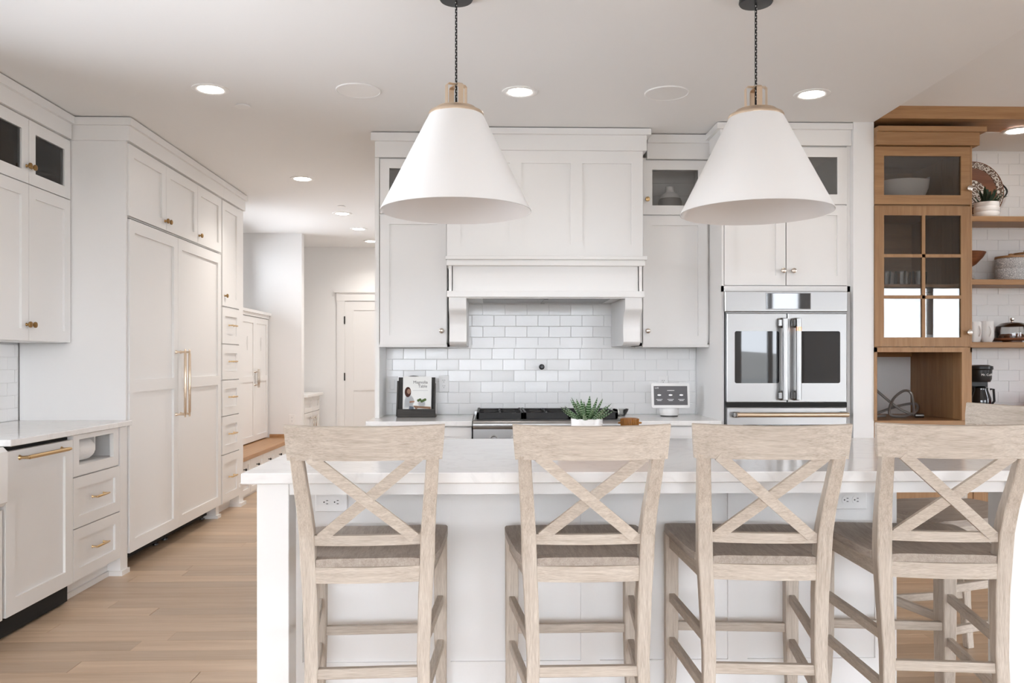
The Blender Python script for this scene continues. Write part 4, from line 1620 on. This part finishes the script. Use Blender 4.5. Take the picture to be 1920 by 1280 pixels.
for k in range(N_ + 1):
    q = -1 + 2 * k / N_
    bow = 0.034 * (1 - q * q)
    dip = 0.004 * (1 - q * q)
    yb = -0.340 - bow
    secs.append([(q * 0.2265, yb - 0.010, 0.980), (q * 0.2265, yb + 0.012, 0.980), (q * 0.231, yb + 0.008, 1.03),
                 (q * 0.2345, yb - 0.002, 1.082 - dip), (q * 0.2345, yb - 0.010, 1.085 - dip), (q * 0.2345, yb - 0.020, 1.082 - dip), (q * 0.231, yb - 0.014, 1.03)])
loft(bm, secs)
build('top_rail', bm, 'washed_wood_x', st, origin=O0, smooth=True)


def back_y(z):
    q = (z - 0.735) / 0.25
    return -0.252 - 0.095 * q ** 1.3 if q > 0 else -0.252


for s, off in ((1, -0.004), (-1, 0.004)):
    bm = NB()
    secs = []
    N_ = 12
    for k in range(N_ + 1):
        q = k / N_
        z = 0.990 - 0.258 * q
        x = s * (-0.158 + 0.30 * q)
        yy = back_y(z) + off - 0.026 * (1 - (x / 0.2) ** 2)
        dx, dz = s * 0.30, -0.258
        ln = math.hypot(dx, dz)
        px, pz = -dz / ln * 0.0165, dx / ln * 0.0165
        secs.append([(x - px, yy - 0.008, z - pz), (x + px, yy - 0.008, z + pz), (x + px, yy + 0.008, z + pz), (x - px, yy + 0.008, z - pz)])
    loft(bm, secs)
    build('cross_brace', bm, 'washed_wood_x', st, origin=O0)
# saddle seat
bm = NB()
rows = [(-0.268, 0.156), (-0.245, 0.156), (-0.218, 0.156), (-0.2175, 0.205), (-0.16, 0.216), (-0.08, 0.224), (0.0, 0.231), (0.08, 0.237), (0.16, 0.242), (0.21, 0.243), (0.238, 0.238), (0.254, 0.226), (0.262, 0.205)]
M_ = 16
top, bot = [], []
for yy, hw in rows:
    rt, rb = [], []
    for k in range(M_ + 1):
        q = -1 + 2 * k / M_
        bell = math.exp(-((yy + 0.06) / 0.17) ** 2)
        z = 0.674 - 0.016 * bell * (1 - q ** 4) - 0.006 * abs(q) ** 6 - (0.007 if yy > 0.25 else 0) - 0.004 * (1 - q * q) * (1 if yy > 0.1 else 0)
        rt.append(bm.verts.new((q * hw, yy, z)))
        rb.append(bm.verts.new((q * hw, yy, 0.643)))
    top.append(rt)
    bot.append(rb)
for j in range(len(rows) - 1):
    for k in range(M_):
        bm.faces.new((top[j][k], top[j][k + 1], top[j + 1][k + 1], top[j + 1][k]))
        bm.faces.new((bot[j][k], bot[j + 1][k], bot[j + 1][k + 1], bot[j][k + 1]))
    bm.faces.new((top[j][0], top[j + 1][0], bot[j + 1][0], bot[j][0]))
    bm.faces.new((top[j][M_], bot[j][M_], bot[j + 1][M_], top[j + 1][M_]))
for k in range(M_):
    bm.faces.new((top[0][k], bot[0][k], bot[0][k + 1], top[0][k + 1]))
    bm.faces.new((top[-1][k], top[-1][k + 1], bot[-1][k + 1], bot[-1][k]))
build('seat', bm, 'seat_wood', st, origin=O0, smooth=True)

STOOLS = [(-0.388, 2.795, 3.0, 'washed wood cross-back stool at the island end by the aisle'),
          (0.296, 2.79, 0.5, 'washed wood cross-back stool in front of the succulent and range'),
          (0.865, 2.795, -4.5, 'washed wood cross-back stool in front of the wall oven'),
          (1.44, 2.80, -6.5, 'washed wood cross-back stool in front of the oak hutch'),
          (1.875, 3.36, 105.0, 'washed wood stool set sideways at the end of the island, facing its short side')]
for k, (x, y, a, lab) in enumerate(STOOLS):
    o = st if k == 0 else copy_tree(st)
    o.location = (x, y, 0)
    o.rotation_euler = (0, 0, math.radians(a))
    o['label'] = lab

# ================================================================== oak hutch and coffee bar
FHu = fmap('-y', 5.03)
t = thing('oak_hutch', 'oak hutch with a glass door of six panes, beside the white pier', 'hutch', (2.67, 5.4, 0.9))
bm = NB()
box(bm, 2.366, 2.386, 5.052, CB, 0.905, 2.60)
box(bm, 2.386, 2.94, 5.052, CB, 1.335, 1.358)
box(bm, 2.386, 2.94, 5.052, CB, 2.225, 2.24)
box(bm, 2.366, 2.97, 5.052, CB, 2.58, 2.599)
box(bm, 2.386, 2.94, 5.70, CB - 0.002, 1.358, 2.60)
box(bm, 2.386, 2.94, 5.695, CB - 0.002, 1.30, 1.34)
build('carcass', bm, 'oak_x', t)
for k in range(5):
    y0 = 5.052 + k * 0.1328
    part_box('side_board', 'oak_z', t, 2.94, 2.972, y0, y0 + 0.132, 0.905, 2.6)
part_box('shelf', 'oak_x', t, 2.388, 2.938, 5.12, 5.69, 1.735, 1.753)
bm = NB()
fbox(bm, FHu, 2.363, 2.379, 0.905, 1.358, -0.022, 0)
fbox(bm, FHu, 2.91, 2.972, 0.905, 1.326, -0.022, -0.003)
fbox(bm, FHu, 2.363, 2.972, 1.326, 1.356, -0.022, 0)
fbox(bm, FHu, 2.961, 2.972, 1.326, 2.6, -0.022, 0)
build('face_frame', bm, 'oak_z', t)
d = shaker('glass_door', t, FHu, 2.365, 2.96, 2.237, 2.592, mat='oak_x', pane='hutch_glass', stile=0.057)
knob(d, FHu, 2.945, 2.334, 'nickel', 0.018)
d = shaker('glass_door', t, FHu, 2.365, 2.96, 1.36, 2.226, mat='oak_z', pane='hutch_glass', stile=0.057, mul_u=(2.67,), mul_v=(1.92, 1.666), mt=0.02)
knob(d, FHu, 2.945, 1.448, 'nickel', 0.018)
bm = NB()
box(bm, 2.366, 3.005, 5.005, CB, 2.597, 2.676)
box(bm, 2.366, 3.038, 4.985, CB, 2.676, 2.707)
build('crown_moulding', bm, 'oak_x', t)

t = thing('coffee_bar_base', 'oak base cabinet run under the hutch and open shelves', 'cabinet', (3.3, 5.4, 0))
part_box('carcass', 'oak_x', t, 2.366, 4.3, 5.1, CB, 0.1, 0.868)
part_box('toe_kick', 'oak_x', t, 2.366, 4.3, 5.16, CB, 0.0, 0.1)
FBb = fmap('-y', 5.078)
for k in range(3):
    a = 2.37 + k * 0.64
    d = shaker('door', t, FBb, a, a + 0.635, 0.105, 0.86, mat='oak_z', stile=0.06)
    knob(d, FBb, a + 0.6, 0.78, 'nickel')
o = part_box('oak_counter', 'oak_x', None, 2.366, 4.3, 5.045, CB, 0.868, 0.903, bevel=0.002)
props(o, 'oak counter slab beneath the hutch and shelves', 'countertop')

for z, lab in ((2.205, 'highest oak shelf, holding the round platter'), (1.782, 'middle oak shelf, holding the pottery jars'), (1.362, 'lowest oak shelf, holding cups and the cake dome')):
    o = part_box('wall_shelf', 'oak_x', None, 2.974, 4.3, 5.45, CB - 0.004, z, z + 0.036, bevel=0.002)
    props(o, lab, 'shelf', 'oak shelves of the coffee bar')

# inside the hutch
bm = NB()
secs_prof = [(0.0, 2.241), (0.06, 2.241), (0.075, 2.25), (0.125, 2.31), (0.15, 2.37), (0.158, 2.415), (0.152, 2.417), (0.118, 2.32), (0.0, 2.262)]
lathe(bm, lambda u, v, w_: (2.64 + u, 5.22 + v * 0.78, w_ + max(0.0, u / 0.158) ** 6 * max(0.0, w_ - 2.37) * 0.7), 0, 0, secs_prof, 40)
props(build('serving_bowl', bm, 'ceramic_white', smooth=True), 'white ceramic bowl with a raised lip in the top of the hutch', 'bowl')
for k, (x, y) in enumerate(((2.60, 5.38), (2.67, 5.45), (2.69, 5.36), (2.76, 5.43), (2.80, 5.35), (2.86, 5.42))):
    bm = NB()
    lathe(bm, UP, x, y, [(0, 1.754), (0.028, 1.754), (0.036, 1.86), (0.0345, 1.86), (0.0265, 1.76), (0, 1.76)], 20)
    props(build('drinking_glass', bm, 'clear_glass', smooth=True), 'clear tumbler standing behind the hutch door', 'glass', 'tumblers in the hutch')
for k, x in enumerate((2.46, 2.55, 2.64, 2.73, 2.82)):
    bm = NB()
    lathe(bm, UP, x, 5.25, [(0, 1.359), (0.03, 1.359), (0.04, 1.37), (0.042, 1.44), (0.039, 1.44), (0.036, 1.372), (0, 1.368)], 24)
    props(build('white_cup', bm, 'ceramic_white', smooth=True), 'white cup on the floor of the hutch', 'cup', 'white cups in the hutch')

# hoses in the hutch niche
random.seed(3)


def spline(pts, n=10):
    pts = [Vector(p) for p in pts]
    out = []
    for i in range(len(pts) - 1):
        p0, p1, p2, p3 = pts[max(i - 1, 0)], pts[i], pts[i + 1], pts[min(i + 2, len(pts) - 1)]
        for k in range(n):
            q = k / n
            out.append(0.5 * ((2 * p1) + (p2 - p0) * q + (2 * p0 - 5 * p1 + 4 * p2 - p3) * q * q + (3 * p1 - p0 - 3 * p2 + p3) * q ** 3))
    out.append(pts[-1])
    return out


t = thing('water_hose', 'looped grey braided water hoses lying in the hutch niche', 'hose', (2.62, 5.35, 0.905))
bm = NB()
tube(bm, spline([(2.392, 5.4, 1.18), (2.46, 5.4, 1.165), (2.55, 5.38, 1.07), (2.66, 5.33, 0.965), (2.74, 5.3, 0.925), (2.79, 5.3, 0.918)]), 0.0085, 8)
build('hose', bm, 'hose_grey', t, smooth=True)
bm = NB()
tube(bm, spline([(2.56, 5.3, 0.918), (2.47, 5.28, 0.914), (2.52, 5.33, 0.93), (2.65, 5.36, 0.97), (2.76, 5.38, 0.99), (2.80, 5.36, 0.985), (2.77, 5.32, 0.94),
                 (2.66, 5.27, 0.915), (2.57, 5.26, 0.93), (2.62, 5.32, 1.02), (2.71, 5.36, 1.075), (2.765, 5.37, 1.06), (2.765, 5.34, 0.99), (2.75, 5.3, 0.92)]), 0.0085, 8)
build('hose', bm, 'hose_grey', t, smooth=True)
bm = NB()
tube(bm, [(2.74, 5.27, 0.92), (2.79, 5.26, 0.92)], 0.014, 10)
build('fitting', bm, 'dark_steel', t, smooth=True)

# shelf goods
t = thing('round_platter', 'round carved wooden platter with a pale patterned rim and iron handles', 'platter', (3.36, 5.66, 2.241))
Fp = lambda u, v, w_: (3.36 + u, 5.692 - w_ - 0.072 * (0.2 - v), 2.452 + v)
bm = NB()
lathe(bm, Fp, 0, 0, [(0, 0.0), (0.208, 0.0), (0.211, 0.008), (0.208, 0.02), (0.204, 0.02), (0.2, 0.014), (0.17, 0.012), (0.165, 0.010), (0, 0.010)], 56)
build('board', bm, 'bowl_wood', t, smooth=True)
bm = NB()
lathe(bm, Fp, 0, 0, [(0.203, 0.0145), (0.203, 0.019), (0.162, 0.015), (0.162, 0.0115)], 56)
build('patterned_rim', bm, 'carved_white', t, smooth=True)
bm = NB()
lathe(bm, Fp, -0.01, -0.02, [(0.098, 0.0105), (0.097, 0.0135), (0, 0.0135)], 40)
build('patterned_centre', bm, 'carved_white', t, smooth=True)
for s in (-1, 1):
    bm = NB()
    tube(bm, [Fp(s * (0.2 + 0.035 * math.sin(PI * k / 8)), -0.05 + 0.1 * k / 8, 0.012) for k in range(9)], 0.0055, 8)
    build('handle', bm, 'black_iron', t, smooth=True)

t = thing('shelf_plant', 'small dark leafy plant in a ribbed white pot before the platter', 'potted plant', (3.37, 5.535, 2.241))
bm = NB()
lathe(bm, UP, 3.37, 5.535, [(0, 2.241), (0.072, 2.241), (0.078, 2.25), (0.079, 2.275), (0.076, 2.28), (0.079, 2.287), (0.079, 2.31), (0.076, 2.315), (0.078, 2.322), (0.076, 2.345), (0.068, 2.345), (0.068, 2.335), (0, 2.335)], 36)
build('pot', bm, 'ceramic_white', t, smooth=True)
bm = NB()
for (x, h) in ((0.0, 0.03),):
    secs = []
    for k in range(4):
        s = k / 3
        wv = 0.011 * math.sin(PI * min(0.9, 0.25 + s * 0.7))
        secs.append([(-wv, 0.004 * s, 0.09 * s), (0, -0.003 + 0.004 * s, 0.09 * s), (wv, 0.004 * s, 0.09 * s)])
    loft(bm, secs)
bmesh.ops.recalc_face_normals(bm, faces=bm.faces)
lm = bpy.data.meshes.new('leaf')
bm.to_mesh(lm)
bm.free()
lm.materials.append(MATS['dark_leaf'])
for k in range(46):
    a = random.uniform(0, 2 * PI)
    rr = random.uniform(0, 0.055)
    o = bpy.data.objects.new('leaf', lm)
    C.objects.link(o)
    o.parent = t
    o.matrix_local = (Matrix.Translation((rr * math.cos(a), rr * math.sin(a), 0.09 + random.uniform(0, 0.03))) @ Matrix.Rotation(a - PI / 2, 4, 'Z')
                      @ Matrix.Rotation(-math.radians(rr / 0.055 * 50 + random.uniform(-15, 15)), 4, 'X') @ Matrix.Scale(random.uniform(0.7, 1.15), 4))

bm = NB()
lathe(bm, UP, 3.24, 5.58, [(0, 1.90), (0.03, 1.90), (0.075, 1.93), (0.115, 1.975), (0.135, 2.01), (0.129, 2.012), (0.1, 1.97), (0.06, 1.94), (0, 1.925)], 36)
props(build('wooden_bowl', bm, 'bowl_wood', smooth=True), 'dark wooden bowl on a stack of plates beside the hutch', 'bowl')
for k in range(6):
    bm = NB()
    z = 1.8185 + k * 0.0137
    lathe(bm, UP, 3.2, 5.58, [(0, z), (0.07, z), (0.1, z + 0.0125), (0.097, z + 0.0135), (0.065, z + 0.005), (0, z + 0.005)], 28)
    props(build('plate', bm, 'ceramic_white', smooth=True), 'white plate stacked under the wooden bowl', 'plate', 'plates under the wooden bowl')

for x, y, r, h, lab in ((3.545, 5.545, 0.097, 0.15, 'shorter grey patterned pottery jar with a wooden lid'), (3.705, 5.628, 0.082, 0.185, 'taller grey patterned pottery jar with a wooden lid')):
    t = thing('pottery_jar', lab, 'jar', (x, y, 1.818), 'patterned jars on the shelf')
    z = 1.818
    bm = NB()
    lathe(bm, UP, x, y, [(0, z), (r * 0.95, z), (r, z + 0.01), (r, z + h * 0.5), (r * 0.98, z + h * 0.52), (r, z + h * 0.54), (r, z + h - 0.012), (r * 0.95, z + h), (0, z + h)], 40)
    build('body', bm, 'textured_pottery', t, smooth=True)
    bm = NB()
    lathe(bm, UP, x, y, [(0, z + h), (r, z + h), (r * 1.01, z + h + 0.004), (r, z + h + 0.014), (0.02, z + h + 0.018), (0.014, z + h + 0.022), (0.017, z + h + 0.032), (0, z + h + 0.036)], 40)
    build('lid', bm, 'oak_x', t, smooth=True)

ZS = 1.398
for x, y, lab, r in ((3.3, 5.56, 'grey white mug next to the hutch side', 0.045), (3.39, 5.56, 'tall white fluted cup on the lowest shelf', 0.042)):
    t = thing('mug', lab, 'cup', (x, y, ZS))
    for k in range(1):
        bm = NB()
        hgt = 0.145 if x > 3.35 else 0.14
        lathe(bm, UP, x, y, [(0, ZS), (r * 0.7, ZS), (r * 0.95, ZS + 0.025), (r, ZS + 0.06), (r * 0.98, ZS + hgt), (r * 0.92, ZS + hgt), (r * 0.9, ZS + 0.03), (0, ZS + 0.01)], 28)
        build('body', bm, 'ceramic_white', t, smooth=True)
        bm = NB()
        sgn = -1 if x > 3.35 else 1
        tube(bm, [(x + sgn * 0.2 * r, y - r * 0.9 - 0.02 * math.sin(PI * q / 6), ZS + 0.04 + 0.07 * q / 6) for q in range(7)], 0.005, 8)
        build('handle', bm, 'ceramic_white', t, smooth=True)

t = thing('cake_stand', 'glass cake dome on a wooden stand on the lowest shelf', 'cake stand', (3.57, 5.57, ZS))
bm = NB()
lathe(bm, UP, 3.57, 5.57, [(0, ZS), (0.06, ZS), (0.06, ZS + 0.012), (0.12, ZS + 0.014), (0.124, ZS + 0.02), (0.12, ZS + 0.03), (0, ZS + 0.03)], 40)
build('board', bm, 'bowl_wood', t, smooth=True)
bm = NB()
lathe(bm, UP, 3.57, 5.57, [(0.104, ZS + 0.03), (0.106, ZS + 0.08), (0.1, ZS + 0.11), (0.07, ZS + 0.132), (0.02, ZS + 0.14), (0, ZS + 0.14)], 40)
build('dome', bm, 'clear_glass', t, smooth=True)
bm = NB()
lathe(bm, UP, 3.57, 5.57, [(0.008, ZS + 0.138), (0.007, ZS + 0.148), (0.014, ZS + 0.156), (0.014, ZS + 0.166), (0, ZS + 0.17)], 20)
build('knob', bm, 'nickel', t, smooth=True)
for k in range(5):
    a = k * 1.25
    bm = NB()
    lathe(bm, UP, 3.57 + 0.05 * math.cos(a), 5.57 + 0.05 * math.sin(a), [(0, ZS + 0.031), (0.03, ZS + 0.031), (0.034, ZS + 0.045), (0.02, ZS + 0.058), (0, ZS + 0.06)], 16)
    props(build('muffin', bm, 'bowl_wood', smooth=True), 'small brown bake under the glass dome', 'muffin', 'bakes under the dome')

t = thing('coffee_maker', 'black drip coffee maker on the oak counter', 'coffee maker', (3.34, 5.55, 0.903))
bm = NB()
box(bm, 3.25, 3.41, 5.47, 5.65, 0.903, 0.935)
build('base', bm, 'black_plastic', t, bevel=0.006)
part_box('water_tank', 'black_plastic', t, 3.25, 3.41, 5.58, 5.65, 0.93, 1.19, bevel=0.006)
bm = NB()
Fc = lambda u, v, w_: (3.335 + u, 5.55 + v, w_)
lathe(bm, Fc, 0, 0, [(0, 1.13), (0.062, 1.13), (0.07, 1.15), (0.073, 1.21), (0.08, 1.218), (0.078, 1.236), (0.05, 1.245), (0, 1.246)], 32)
bb = build('brew_head', bm, 'black_plastic', t, smooth=True)
lettering('Mr. Coffee', 0.021, bb, 'print_white', Matrix.Translation(Vector((3.345, 5.476, 1.172)) - wpos(bb)) @ RX90, name='maker_name')
bm = NB()
lathe(bm, Fc, 0, -0.005, [(0, 0.936), (0.055, 0.936), (0.066, 0.96), (0.064, 1.02), (0.045, 1.075), (0.046, 1.09), (0.03, 1.1), (0, 1.1)], 32)
build('carafe', bm, 'oven_glass', t, smooth=True)
bm = NB()
tube(bm, [(3.39, 5.53, 1.08), (3.41, 5.52, 1.08), (3.415, 5.52, 1.0), (3.395, 5.53, 0.97)], 0.008, 8)
build('carafe_handle', bm, 'black_plastic', t, smooth=True)

t = thing('tea_kettle', 'red enamel kettle on the oak counter', 'kettle', (3.74, 5.52, 0.903))
bm = NB()
lathe(bm, UP, 3.74, 5.52, [(0, 0.903), (0.09, 0.903), (0.105, 0.93), (0.1, 0.99), (0.07, 1.035), (0.03, 1.045), (0.03, 1.05), (0.012, 1.055), (0.014, 1.07), (0, 1.075)], 36)
build('body', bm, 'red_enamel', t, smooth=True)
bm = NB()
tube(bm, [(3.66, 5.52, 1.0), (3.66, 5.52, 1.09), (3.69, 5.52, 1.13), (3.79, 5.52, 1.13), (3.82, 5.52, 1.09), (3.82, 5.52, 1.0)], 0.007, 8)
build('handle', bm, 'black_plastic', t, smooth=True)
bm = NB()
tube(bm, [(3.81, 5.5, 0.96), (3.86, 5.48, 1.0), (3.885, 5.47, 1.03)], [0.02, 0.014, 0.011], 12)
build('spout', bm, 'red_enamel', t, smooth=True)
